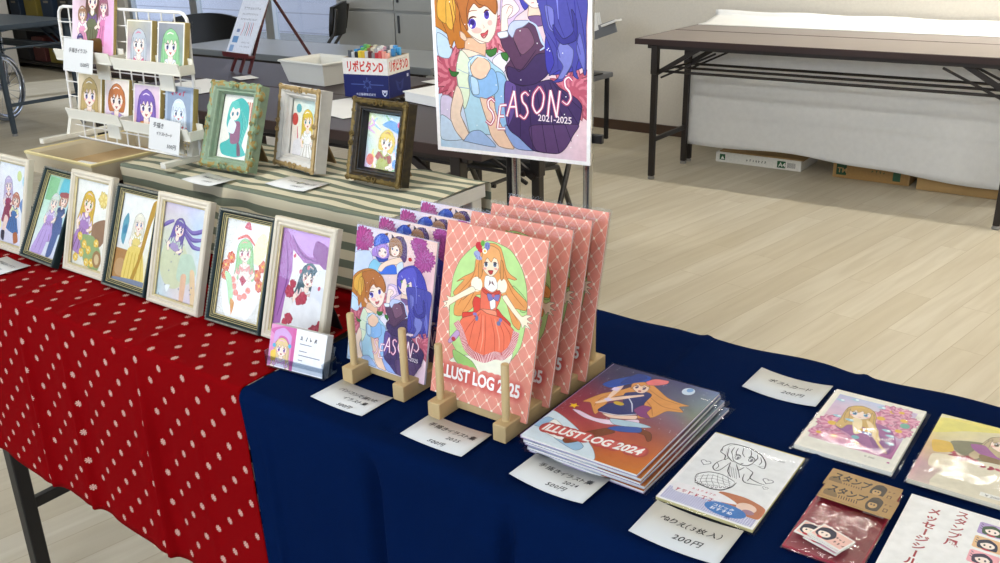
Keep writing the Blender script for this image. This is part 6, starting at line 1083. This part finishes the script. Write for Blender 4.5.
def mini(label, x, z, w, h, art, thick=.008, yy=.981, edge='B8A468', name='mini_picture'):
    r = thing(name, label, 'small picture', (x, yy, z + .0022), (0, 0, R(1)), 'mini pictures on the wire rack')
    M = stand_m(0, 0, R(12)); n = 3
    b = MB(); b.box((0, h / 2, -thick / 2), (w, h, thick * .9), bev=.0006, seg=1); o = b.build('board', mat('gilt_edge', 'B09A5A', .45, .2), r); o.matrix_local = M @ Matrix.Translation((0, 0, 0))
    art.build('picture', w - .001, r, M @ Matrix.Translation((0, .0005, -.0002)))
    b = MB(); b.box((0, h / 2 + .001, -thick / 2), (w + .005, h + .004, thick + .003)); o = b.build('clear_sleeve', SLEEVE, r); o.matrix_local = M
    return r
def portrait(asp_, bgs, **k):
    a = Art(asp_); a.grad(bgs); a.rect(0, 0, 1, .03, 'EFE9DA'); a.rect(0, 0, .04, asp_, 'EFE9DA'); a.rect(.96, 0, 1, asp_, 'EFE9DA'); s_ = k.pop('s', .30); girl(a, k.pop('x', .5), k.pop('y', .5), s_, skirt=False, **k); return a
a = Art(1.45, 'F2E4E8'); a.grad([['E8CCD8', 'D8B8C0', 'E8C8DC'], ['F0D8E0', 'C8A8A8', 'E8C0D8'], ['F4E4EC', 'D8C0C8', 'F0C8E0']]); girl(a, .5, .62, .14, '7A5A4A', eye='6A4A70', dress='7C8060', trim='8A6AA0', tilt=.05); girl(a, .25, .82, .09, 'B08A6A', dress='E8A8C0', long=False); girl(a, .76, .7, .10, 'A87080', dress='E090B8', trim='F0D0E0'); girl(a, .2, 1.18, .07, '5A4A80', dress='C86A50', long=False); a.poly([(.35, 1.2), (.7, 1.15), (.72, 1.4), (.32, 1.4)], '7A5C30'); a.poly([(.8, .9), (.95, .85), (.95, 1.4), (.78, 1.4)], 'F0B8D8')
r = mini('large pale pink picture standing highest on the wire rack', -1.655, 1.014, .132, .190, a, .007, .982)
mini('silver grey haired mini picture on the upper right rack tray', -1.513, 1.008, .074, .084, portrait(1.13, [['C8C0A0', 'B8B8B8'], ['C0A8B0', 'A8ACB4'], ['E8E0E0', 'E0D8D8']], hair='C4C8CC', eye='6A7078', dress='E8DCDC', trim='E07A9A', s=.27, y=.52), .012, .983)
mini('green haired mini picture on the upper right rack tray', -1.421, 1.008, .074, .084, portrait(1.13, [['9A9AA0', 'A8A8AC'], ['8A909C', '9CA8A0'], ['A8A4A8', 'A0C0A8']], hair='9CCB9A', eye='4A5A8A', dress='E8E8F0', trim='F0F0E0', s=.29, y=.5), .012, .983)
mini('blonde mini picture at the left of the lower rack trays', -1.702, .902, .080, .084, portrait(1.05, [['E0D0B0', 'DCC8A0'], ['E4D4C0', 'E0CCA8'], ['E8DCC8', 'E4D0B0']], hair='CBB27A', eye='7A70A0', dress='F0E6D8', trim='F4EEE4', s=.31, y=.48), .007, .983)
mini('orange haired mini picture with a purple ribbon on the lower rack', -1.612, .902, .076, .080, portrait(1.05, [['EDE0D4', 'E8DCD0'], ['E8D4D8', 'F0E6DC'], ['D8C0E0', 'F2ECE4']], hair='C98450', eye='6A4A50', dress='C0A4DC', trim='F4F0EC', s=.30, y=.48, long=False), .010, .983)
mini('purple haired mini picture with orange flower on the lower rack', -1.520, .896, .080, .082, portrait(1.03, [['DCC8D8', 'E8D8D8'], ['C8B0D8', 'E8C8D8'], ['E8B888', 'E8C0D0']], hair='8C70B8', eye='6A5A90', dress='E0A060', trim='F0E0E8', s=.30, y=.48), .010, .983)
a = Art(1.1, 'B8C4D0'); a.grad([['BCC8D4', 'A8B4C4'], ['B0BCCC', 'C0CAD6']]); a.rect(.08, .06, .92, 1.04, '9CAABC'); girl(a, .5, .56, .24, 'DCE4EC', skin='E8EEF2', eye='6A7C94', dress='E0E8F0', trim='F4F8FA', dark='7A8A9C', skirt=False); a.scribble(.2, .22, .5, .15, 'C2405A', -.1); a.scribble(.24, 1.0, .5, .13, 'C2405A', -.1)
mini('blue grey mini picture with red lettering at the lower right', -1.425, .896, .078, .084, a, .012, .983)
def rtag(label, x, z, w, h, lines, rotz, roll):
    t = thing('price_card', label, 'price card', (x, .952, z), (0, 0, R(rotz)), 'handwritten price cards')
    M = stand_m(0, 0, R(12)) @ Matrix.Rotation(R(roll), 4, 'Z')
    b = MB(); b.box((0, h / 2, -.0004), (w, h, .0007)); o = b.build('card_sheet', CARDM, t); o.matrix_local = M
    A = Art(h / w, None)
    for (txt, lx, ly, sz) in lines: A.text(txt, lx, ly, sz, '24262C', .01, .15, jit=.08)
    A.build('handwriting', w, t, M @ Matrix.Translation((0, 0, .0003)))
rtag('price card hanging at the upper left of the wire rack', -1.660, .997, .094, .060, [('手描きイラスト', .18, .26, .10), ('1500円', .58, .52, .10)], 1, -1)
rtag('price card hanging at the lower right of the wire rack', -1.430, .874, .086, .056, [('手描き', .12, .18, .12), ('イラストカード', .24, .33, .085), ('500円', .60, .56, .11)], 1, -2)

# ================================================================== POSTER ON A STAND
PX, PY = -1.1865, 1.668
t = thing('poster', 'large framed looking poster of two girls lettered SEASONS on a stand', 'poster', (PX, PY, .745), (0, 0, R(6.6)))
t['label'] = 'large white edged poster of two girls with the word SEASONS'
b = MB(); b.box((0, .0035, .275), (.389, .006, .55), bev=.0006, seg=1); b.build('poster_board', mat('foam_board', 'E8E8E8', .7), t)
seasons_art(True).build('poster_print', .389, t, stand_m(0, 0, 0))
CHR = mat('chrome_tube', 'B4B4B2', .22, .9); BLS = mat('black_steel', '1D1C1E', .4, .3)
t = thing('poster_stand', 'chrome two pole poster stand behind the stall table', 'poster stand', (PX, PY + .035, 0), (0, 0, R(6.6)))
for x in (.170, -.010): b = MB(); b.cyl((x, 0, .02), (x, 0, 1.24), .0105, seg=18); b.build('pole', CHR, t, True)
b = MB(); b.cyl((-.032, .01, .02), (-.032, .01, 1.2), .0085, seg=14); b.build('inner_post', BLS, t, True)
for x in (.170, -.010): b = MB(); b.box((x, 0, .012), (.03, .36, .018), bev=.004); b.build('foot', BLS, t)
for q in (((.08, 0, .14), (.19, .016, .016)), ((.06, -.012, 1.1), (.30, .012, .02)), ((.06, -.012, .80), (.30, .012, .02))): b = MB(); b.box(*q, bev=.002); b.build('cross_bar', BLS, t)

# ================================================================== THINGS ON THE TABLES BEHIND
# cardboard drink box full of marker pens
bx, by = -2.224, 2.348; bw_, bd_, bh_ = .173, .150, .130
t = thing('pen_box', 'blue and white printed cardboard box filled with marker pens', 'box', (bx, by, .7012), (0, 0, R(13)))
CB = mat('box_card_inside', 'B9A68A', .8)
b = MB(); b.sweep_rect(bw_, bd_, [(0, 0), (0, bh_), (.003, bh_), (.003, .003)]); b.box((0, 0, .002), (bw_ - .004, bd_ - .004, .003)); b.build('box_body', CB, t)
def face(w, h, side):
    a = Art(h / w, '16246E'); A_ = h / w; a.rect(0, 0, 1, A_ * .42, 'ECE8E2'); a.text('リポビタンD', .10 if not side else .08, A_ * .33, A_ * .30, 'D23A2C', .035, width=.80 if not side else .84)
    if side: a.scribble(.1, A_ * .10, .75, .04, '8A8A90', .1)
    cx, cy = (.52, A_ * .67) if not side else (.5, A_ * .7)
    if not side:
        for k in range(8):
            q = k * PI / 4; l_ = (.36 if k % 4 == 0 else .17 if k % 2 == 0 else .12); a.line([(cx + .05 * math.cos(q), cy + .05 * math.sin(q)), (cx + l_ * math.cos(q), cy + l_ * math.sin(q) * .8)], .016, '5A6CA8', False, False)
        for k in range(8): q = k * PI / 4 + .39; a.line([(cx + .05 * math.cos(q), cy + .05 * math.sin(q)), (cx + .09 * math.cos(q), cy + .09 * math.sin(q))], .01, '5A6CA8', False, False)
        a.text('大正製薬株式会社', .26, A_ * .95, .055, 'D8DCEC', .01); a.poly([(.84, A_ * .80), (.96, A_ * .80), (.95, A_ * .90), (.90, A_ * .97), (.85, A_ * .90)], 'D8DCEC', False); a.poly([(.86, A_ * .82), (.90, A_ * .88), (.94, A_ * .82), (.92, A_ * .92), (.88, A_ * .92)], '16246E', False)
    else: a.poly([(.3, A_ * .58), (.5, A_ * .68), (.7, A_ * .58), (.62, A_ * .85), (.5, A_ * .9), (.38, A_ * .85)], '3A4A8A', False); a.poly([(.42, A_ * .66), (.5, A_ * .72), (.58, A_ * .66), (.54, A_ * .82), (.46, A_ * .82)], '16246E', False); a.rect(.84, A_ * .5, .92, A_ * .58, 'D8DCEC')
    return a
face(bw_, bh_, 0).build('front_panel', bw_, t, Matrix.Translation((0, -bd_ / 2 - .0004, 0)) @ Matrix.Rotation(PI / 2, 4, 'X'))
face(bd_, bh_, 1).build('side_panel', bd_, t, Matrix.Translation((bw_ / 2 + .0004, 0, 0)) @ Matrix.Rotation(PI / 2, 4, 'Z') @ Matrix.Rotation(PI / 2, 4, 'X'))
pc = ['4A4E56', 'C8C8C8', '1E1E20', 'E8CC3A', 'E0B830', 'C8C8C4', '5A1E22', '8A8A8A', 'C02A34', 'D85A5A', 'E89A8C', 'F0B0A0', 'D0D0CC', 'E4DCD0', 'A8A8A8', 'D8D4CC']
for j in range(3):
    for i in range(12):
        c = pc[i + (j * 5) % 5] if j == 0 else (['3C8CC8', '4AA0D8', '2A6CB0', '58A868', '7AB048', '8A5A3A', 'D0C8B0', 'B0B0B0', 'E0E0DC', 'C89AA8', '6A6A70', 'D8D8D0'][(i + j) % 12])
        px_, py_ = -.0715 + i * .0130, -.045 + j * .040; x = bx + .974 * px_ - .225 * py_; y = by + .225 * px_ + .974 * py_
        t = thing('marker_pen', 'marker pens standing upright in the blue and white box', 'pen', (x, y, .7055), (0, 0, R(13)), 'marker pens in the box')
        hh = .143 + random.uniform(-.003, .004) + .005 * j
        b = MB(); b.box((0, 0, (hh - .028) / 2), (.0118, .014, hh - .028), bev=.002); b.build('barrel', mat('pen_barrel', 'DADAD6', .4), t); b = MB(); b.box((0, 0, hh - .013), (.0124, .0146, .026), bev=.0025); b.build('cap', mat('cap_' + c, c, .35), t)
# white plastic tub
t = thing('plastic_tub', 'empty white plastic tub on the dark table', 'tub', (-2.605, 2.455, .7012), (0, 0, R(-4)))
b = MB(); b.sweep_rect(.25, .20, [(.022, 0), (.004, .074), (.0, .076), (.0, .082), (.006, .082), (.010, .074), (.028, .006)])
b.box((0, 0, .004), (.206, .156, .004)); b.build('tub_body', mat('white_polypropylene', 'DEDCD2', .4), t)
b = MB(); b.sweep_rect(.254, .204, [(.0, .076), (-.001, .080), (.002, .0835), (.007, .0835), (.007, .078)]); b.build('rim', mat('white_polypropylene', 'DEDCD2', .4), t)
# little wooden easel with a sign
MAH = mat('mahogany_wood', '5A2024', .4, noise=.2, scale=30)
t = thing('mini_easel', 'small mahogany wooden easel on the dark table', 'easel', (-3.07, 2.46, .7012), (0, 0, R(-6)))
for x in (-.062, 0, .062): b = MB(); b.bar((x, -.012, 0.001), (x * .55, .165, .34), .011, .010); b.build('leg', MAH, t)
b = MB(); b.bar((0, .36, 0.001), (0, .155, .32), .010, .010); b.build('rear_leg', MAH, t)
b = MB(); b.box((0, -.008, .066), (.18, .034, .011), bev=.002); b.box((0, -.024, .073), (.18, .006, .016), bev=.001); b.build('ledge', MAH, t)
a = Art(1.45, 'E6EAF4')
for k, (txt, sz) in enumerate((('イラスト展示', .10), ('ご自由にお手に取って', .075), ('見ていただけます!', .075))): a.scribble(.16, .36 + k * .13, .62, sz * .8, '7A8090', .1)
for k in range(6): a.line([(.38 + .07 * k, .66), (.40 + .07 * k, .82), (.36 + .08 * k, 1.0)], .022, ['D87A8A', 'C8CCD8', '4A4A5A', 'D86A6A', '8A8AA8', 'C05A6A'][k])
a.rect(.16, .84, .28, .92, '8A9AC0'); a.rect(.10, 1.02, .32, 1.18, '7AA4D0'); a.rect(.08, 1.24, .24, 1.40, '9AB8DC'); a.scribble(.5, 1.18, .32, .05, '7A8090', .1); a.scribble(.48, 1.28, .36, .05, '7A8090', .1)
t = thing('easel_sign', 'white printed sign standing on the small mahogany easel', 'sign', (-3.07, 2.46, .7012), (0, 0, R(-6)))
b = MB(); b.box((0, .125, -.002), (.17, .25, .003)); o = b.build('sign_board', mat('sign_board', 'E4E6EE', .6), t); M = Matrix.Translation((0, -.012, .0745)) @ Matrix.Rotation(PI / 2 - R(29), 4, 'X'); o.matrix_local = M
a.build('sign_print', .17, t, M @ Matrix.Translation((0, 0, .0002)))
# loose white sheets
def sheet(label, cx, cy, w, h, rot, z=.7014, n=1, cat='paper sheet', name='paper_sheet'):
    b = MB(); b.box((0, 0, .0006 * n), (w, h, .0011 * n)); tag(b.build(name, PAPER, loc=(cx, cy, z), rot=(0, 0, R(rot))), label, cat)
sheet('white paper sheet on the dark table behind the wire rack', -2.93, 2.16, .297, .21, -6)
sheet('small white card lying before the mini easel', -2.945, 2.37, .09, .075, -20)
sheet('white paper sheet lying in front of the pen box', -2.13, 2.10, .30, .21, -14)
sheet('white paper sheet on the dark table beside the poster edge', -2.10, 2.64, .30, .12, -14)
t = thing('paper_stack', 'thick stack of white paper on the dark table next to the poster', 'paper stack', (-1.83, 2.335, .7014), (0, 0, R(-14)))
b = MB(); b.box((0, 0, .015), (.40, .20, .03), bev=.001); b.build('paper_ream', PAPER, t); b = MB(); b.box((.005, .004, .0325), (.42, .215, .004), (R(1.2), 0, 0)); b.build('top_sheet', PAPER, t)

# ================================================================== CHAIRS
VIN = mat('black_vinyl', '0E0E0F', .4, spec=.3, bump=.1, bscale=120)
def folding_chair(label, x, y, rot):
    t = thing('folding_chair', label, 'chair', (x, y, 0), (0, 0, rot), 'black folding chairs')
    b = MB(); b.box((0, 0, .43), (.40, .36, .035), bev=.014, seg=3); b.build('seat', VIN, t, True)
    b = MB(); n = 9; 
    g = []
    for j in range(5):
        row = []
        for i in range(n):
            u = i / (n - 1) * 2 - 1; zz = .60 + .18 * j / 4; inset = .03 * (1 if j in (0, 4) else 0); row.append((u * (.215 - inset * .6), .205 + .02 * j / 4 - .045 * (1 - u * u) * -1 - .045, zz + (.02 * (1 - u * u) if j == 4 else 0)))
        g.append(row)
    F = [[b.bm.verts.new(p) for p in r] for r in g]; B = [[b.bm.verts.new((p[0], p[1] + .022, p[2])) for p in r] for r in g]
    for j in range(4):
        for i in range(n - 1): b.bm.faces.new((F[j][i], F[j][i + 1], F[j + 1][i + 1], F[j + 1][i])); b.bm.faces.new((B[j][i], B[j + 1][i], B[j + 1][i + 1], B[j][i + 1]))
    for j in range(4):
        for i in (0, n - 1): b.bm.faces.new((F[j][i], F[j + 1][i], B[j + 1][i], B[j][i]))
    for i in range(n - 1):
        for j in (0, 4): b.bm.faces.new((F[j][i], B[j][i], B[j][i + 1], F[j][i + 1]))
    b.build('backrest', VIN, t, True)
    TUB = mat('dark_chrome_tube', '4A4846', .3, .8)
    for s_ in (-1, 1):
        x_ = s_ * .212
        b = MB(); b.tube([(x_, -.20, .012), (x_, .05, .42), (x_, .195, .62), (x_, .222, .77)], .0105, 10); b.build('leg', TUB, t, True)
        b = MB(); b.tube([(x_ - s_ * .022, .235, .012), (x_ - s_ * .022, -.02, .40), (x_ - s_ * .022, -.15, .425)], .0105, 10); b.build('leg', TUB, t, True)
    b = MB(); b.tube([(-.21, -.16, .075), (.21, -.16, .075)], .007, 8); b.tube([(-.19, .20, .07), (.19, .20, .07)], .007, 8); b.build('stretcher', TUB, t, True)
    return t
folding_chair('black folding chair whose seat shows below the poster', -1.98, 2.80, R(8))
folding_chair('black folding chair behind the tables, left of the easel sign', -4.50, 3.27, R(22))
folding_chair('black folding chair by the window, partly behind the grey cabinet', -4.62, 4.28, R(-55))

# ================================================================== BACK OF THE HALL
GC = mat('grey_steel_cabinet', 'A5A7A5', .45, noise=.03, scale=10); GC2 = mat('light_grey_steel', 'B0B1AE', .45, noise=.03, scale=10)
def cabinet(label, x0, x1, y0, h, m, name='steel_cabinet'):
    y1 = y0 + .42; t = thing(name, label, 'cabinet', ((x0 + x1) / 2, y0, 0), group='grey steel cabinets'); w = x1 - x0
    b = MB(); b.box((0, .21, h / 2), (w, .40, h), bev=.006); b.build('body', m, t)
    for k, (z0, z1) in enumerate(((.04, .72), (.73, h - .02))):
        b = MB(); b.box((0, .004, (z0 + z1) / 2), (w - .012, .014, z1 - z0 - .008), bev=.002); d = b.build('door', m, t)
        b = MB(); b.box((-w / 2 + .04, -.008, (z1 if k == 0 else z0 + .18) - .07), (.014, .012, .11), bev=.003); b.build('handle', mat('dark_handle', '3A3E44', .4), d)
cabinet('tall light grey steel cabinet beside the window', -4.71, -4.185, 4.62, 1.6, GC2)
cabinet('tall grey steel cabinet next to the poster', -4.17, -3.45, 4.60, 1.6, GC)
# small grey trolley with leaflets behind the poster
t = thing('leaflet_trolley', 'small grey trolley by the far wall just right of the poster', 'trolley', (-2.965, 4.78, 0), (0, 0, TH)); SIL = mat('silver_grey_steel', '84868A', .4, .5)
b = MB(); b.box((0, 0, .385), (.44, .30, .03), bev=.006); b.build('trolley_top', SIL, t)
for sx in (-1, 1):
    for sy in (-1, 1): b = MB(); b.box((sx * .195, sy * .12, .185), (.022, .022, .37), bev=.002); b.build('leg', BLS, t)
t = thing('leaflet_rack', 'dark sloping leaflet rack standing on the small grey trolley', 'rack', (-2.84, 4.76, .4012), (0, 0, TH))
b = MB(); b.box((0, 0, .004), (.18, .12, .006), bev=.001); b.box((-.05, .03, .11), (.012, .012, .21)); b.build('rack_base', BLS, t); b = MB(); b.bar((-.06, 0, .195), (.20, 0, .285), .012, .07); b.build('rack_ledge', SIL, t)
for k in range(3):
    b = MB(); b.box((0, 0, .05), (.12, .004, .10)); tag(b.build('leaflet', PAPER, loc=(-2.80 + .006 * k, 4.745 + .012 * k, .6405), rot=(R(-12), R(-20), 0)), 'white leaflet standing on the sloping rack by the far wall', 'leaflet', 'leaflets on the rack')
b = MB(); b.box((0, 0, .006), (.10, .07, .012)); tag(b.build('leaflet_bundle', PAPER, loc=(-2.665, 4.755, .6955), rot=(0, R(-20), 0)), 'white bundle of leaflets at the tip of the sloping rack', 'leaflets')

# dark shelving with odds and ends at the far left
BKS = mat('black_brown_shelf', '1E1A18', .6, noise=.2, scale=12)
t = thing('open_shelf', 'dark open shelving unit at the far left of the hall', 'shelf', (-9.02, 5.04, 0), (0, 0, TH))
for x in (-.62, .62): b = MB(); b.box((x, 0, .95), (.03, .38, 1.9), bev=.003); b.build('side_panel', BKS, t)
b = MB(); b.box((0, .18, .95), (1.21, .02, 1.88)); b.build('back_panel', BKS, t)
for z in (.06, .48, .90, 1.32, 1.86): b = MB(); b.box((0, 0, z), (1.20, .37, .025), bev=.002); b.build('shelf_board', BKS, t)
rr = random.Random(11)
for k in range(12):
    c = rr.choice(['26384E', '6A5A2A', '4A3020', '2A2A2E', '8A7A30', '303848', '5A2A28']); z = (.073, .493, .913)[k // 4]; h = rr.uniform(.16, .32); w = rr.uniform(.18, .25)
    t = thing('storage_bin', 'storage bins on the dark open shelving at the far left', 'bin', (-9.47 + (k % 4) * .30, 5.03, z), (0, 0, TH), 'bins on the dark shelving')
    b = MB(); b.box((0, 0, h / 2), (w, .26, h), bev=.008); b.build('bin_body', mat('bin_' + c, c, .6), t); b = MB(); b.box((0, -.133, h * .6), (w * .4, .004, .02), bev=.001); b.build('bin_label', mat('bin_grip', '8A8478', .6), t)
t = thing('display_panel', 'white free standing display panel leaning at the far left', 'panel', (-9.12, 4.42, 0), (0, 0, R(-4)))
b = MB(); b.bar((0, 0, .02), (-.30, .12, 1.55), .42, .02, .003); b.build('panel_board', mat('panel_white', 'CFCAC2', .7), t); b = MB(); b.bar((.235, -.01, .0), (-.09, .11, 1.58), .03, .03, .003); b.build('panel_edge', mat('dark_red_brown', '4A2220', .5), t)
t = thing('banner', 'pale pink banner hanging on the wall at the far left', 'banner', (-10.2, on_wall(-10.2) - .03, .28), (0, 0, TH)); b = MB(); b.box((0, 0, .55), (.42, .012, 1.1), bev=.002); b.build('banner_cloth', mat('pale_pink', 'E0B4AE', .8), t); b = MB(); b.box((0, -.008, .02), (.44, .02, .05)); b.build('bottom_rail', mat('dull_red', 'A85450', .6), t)
# wheelchair at the left edge
t = thing('wheelchair', 'folded wheelchair with silver spoked wheels beside the blue grey table', 'wheelchair', (-6.80, 3.22, 0), (0, 0, R(-62)))
CR2 = mat('bright_chrome', 'C8CCD4', .2, .9)
for s_ in (-1, 1):
    y = s_ * .11
    b = MB(); b.tube([(.225 * math.cos(q), y, .245 + .225 * math.sin(q)) for q in [2 * PI * k / 40 for k in range(40)]], .011, 8, True); w = b.build('wheel', mat('grey_tyre', '6E7278', .6), t, True)
    b = MB(); b.tube([(.195 * math.cos(q), y, .245 + .195 * math.sin(q)) for q in [2 * PI * k / 40 for k in range(40)]], .008, 8, True); b.tube([(.205 * math.cos(q), y + s_ * .025, .245 + .205 * math.sin(q)) for q in [2 * PI * k / 40 for k in range(40)]], .006, 6, True); b.build('rim', CR2, w, True)
    b = MB(); b.cyl((0, y - .02, .245), (0, y + .02, .245), .025); 
    for k in range(20): q = 2 * PI * k / 20; b.tube([(.02 * math.cos(q + .6), y, .245 + .02 * math.sin(q + .6)), (.193 * math.cos(q), y, .245 + .193 * math.sin(q))], .0022, 5)
    b.build('spoke', CR2, w, True)
    b = MB(); b.tube([(-.22, y * .8, .62), (-.12, y * .8, .61), (-.10, y * .8, .25), (.32, y * .8, .20), (.36, y * .8, .08)], .011, 8); b.build('side_frame', CR2, t, True)
    b = MB(); b.tube([(.30 + .05 * math.cos(q), y * .8, .055 + .05 * math.sin(q)) for q in [2 * PI * k / 20 for k in range(20)]], .009, 6, True); b.build('caster', mat('grey_tyre', '6E7278', .6), t, True)
b = MB(); b.box((.08, 0, .46), (.40, .17, .02), bev=.006); b.box((-.11, 0, .52), (.02, .17, .16), bev=.006); b.build('fabric_seat', mat('navy_fabric', '2A3448', .8), t)

# ================================================================== LIGHT AND CAMERA
def area(name, loc, rot, sx, sy, power, col=(1, 1, 1), spread=180):
    l = bpy.data.lights.new(name, 'AREA'); l.shape = 'RECTANGLE'; l.size = sx; l.size_y = sy; l.energy = power; l.color = col; l.spread = R(spread)
    o = bpy.data.objects.new(name, l); COL.objects.link(o); o.location = loc; o.rotation_euler = rot; return o
WARM = (1.0, .985, .95)
LP = [(-.9, 4.15), (-4.2, 4.15), (-7.6, 4.15), (-1.0, 1.35), (-4.4, 1.35), (2.2, 1.35), (-1.0, -1.2), (2.4, 3.6)]
TUBE = mat('steel_light_housing', 'E8E8E6', .4)
for i, (x, y) in enumerate(LP):
    t = thing('ceiling_light', 'long ceiling light fitting above the hall', 'ceiling light', (x, y, 2.66), group='ceiling light fittings'); b = MB(); b.box((0, 0, -.02), (1.25, .16, .035), bev=.004); b.build('housing', TUBE, t)
    area('tube_light', (x, y, 2.615), (0, 0, 0), 1.2, .10, (28, 16, 12, 6, 15, 17, 9, 34)[i], (1.0, .955, .87) if i in (0, 7) else WARM)
area('added_front_fill', (-1.0, -2.55, 1.65), (R(90), 0, 0), 8.2, 1.35, 150, (.96, .98, 1.0))  # added fill from the camera side, shining in through the made-up front windows
area('added_poster_fill', (-1.25, -.35, 2.60), (R(54), 0, 0), .3, .3, 6.6, WARM, 60)  # extra lamp, added only to brighten the poster
wl = area('wall_light', (.3, 5.0, 2.02), (R(38), 0, 0), 2.6, .05, 54, (1.0, .965, .89), 150)
sun = bpy.data.lights.new('sun', 'SUN'); sun.energy = 3.0; sun.angle = R(3); so = bpy.data.objects.new('sun', sun); COL.objects.link(so); so.rotation_euler = (R(48), 0, R(160)); so.location = (-8, 12, 8)
w = bpy.data.worlds.new('sky'); SC.world = w; w.use_nodes = True; bg = w.node_tree.nodes['Background']; bg.inputs['Color'].default_value = (.84, .90, 1.0, 1); bg.inputs['Strength'].default_value = 2.4

cam = bpy.data.cameras.new('camera'); co = bpy.data.objects.new('camera', cam); COL.objects.link(co); SC.camera = co
cam.sensor_width = 36; cam.lens = 36 * .926; cam.clip_start = .02; cam.clip_end = 100
co.matrix_world = Matrix(((0.810892,-0.193203,0.552382,0.000000),(0.584751,0.304297,-0.751977,0.000000),(-0.022804,0.932779,0.359727,1.235097),(0,0,0,1)))
SC.view_settings.view_transform = 'Standard'; SC.view_settings.look = 'None'; SC.view_settings.gamma = 1; SC.view_settings.use_curve_mapping = False
SC.view_settings.exposure = 0.0
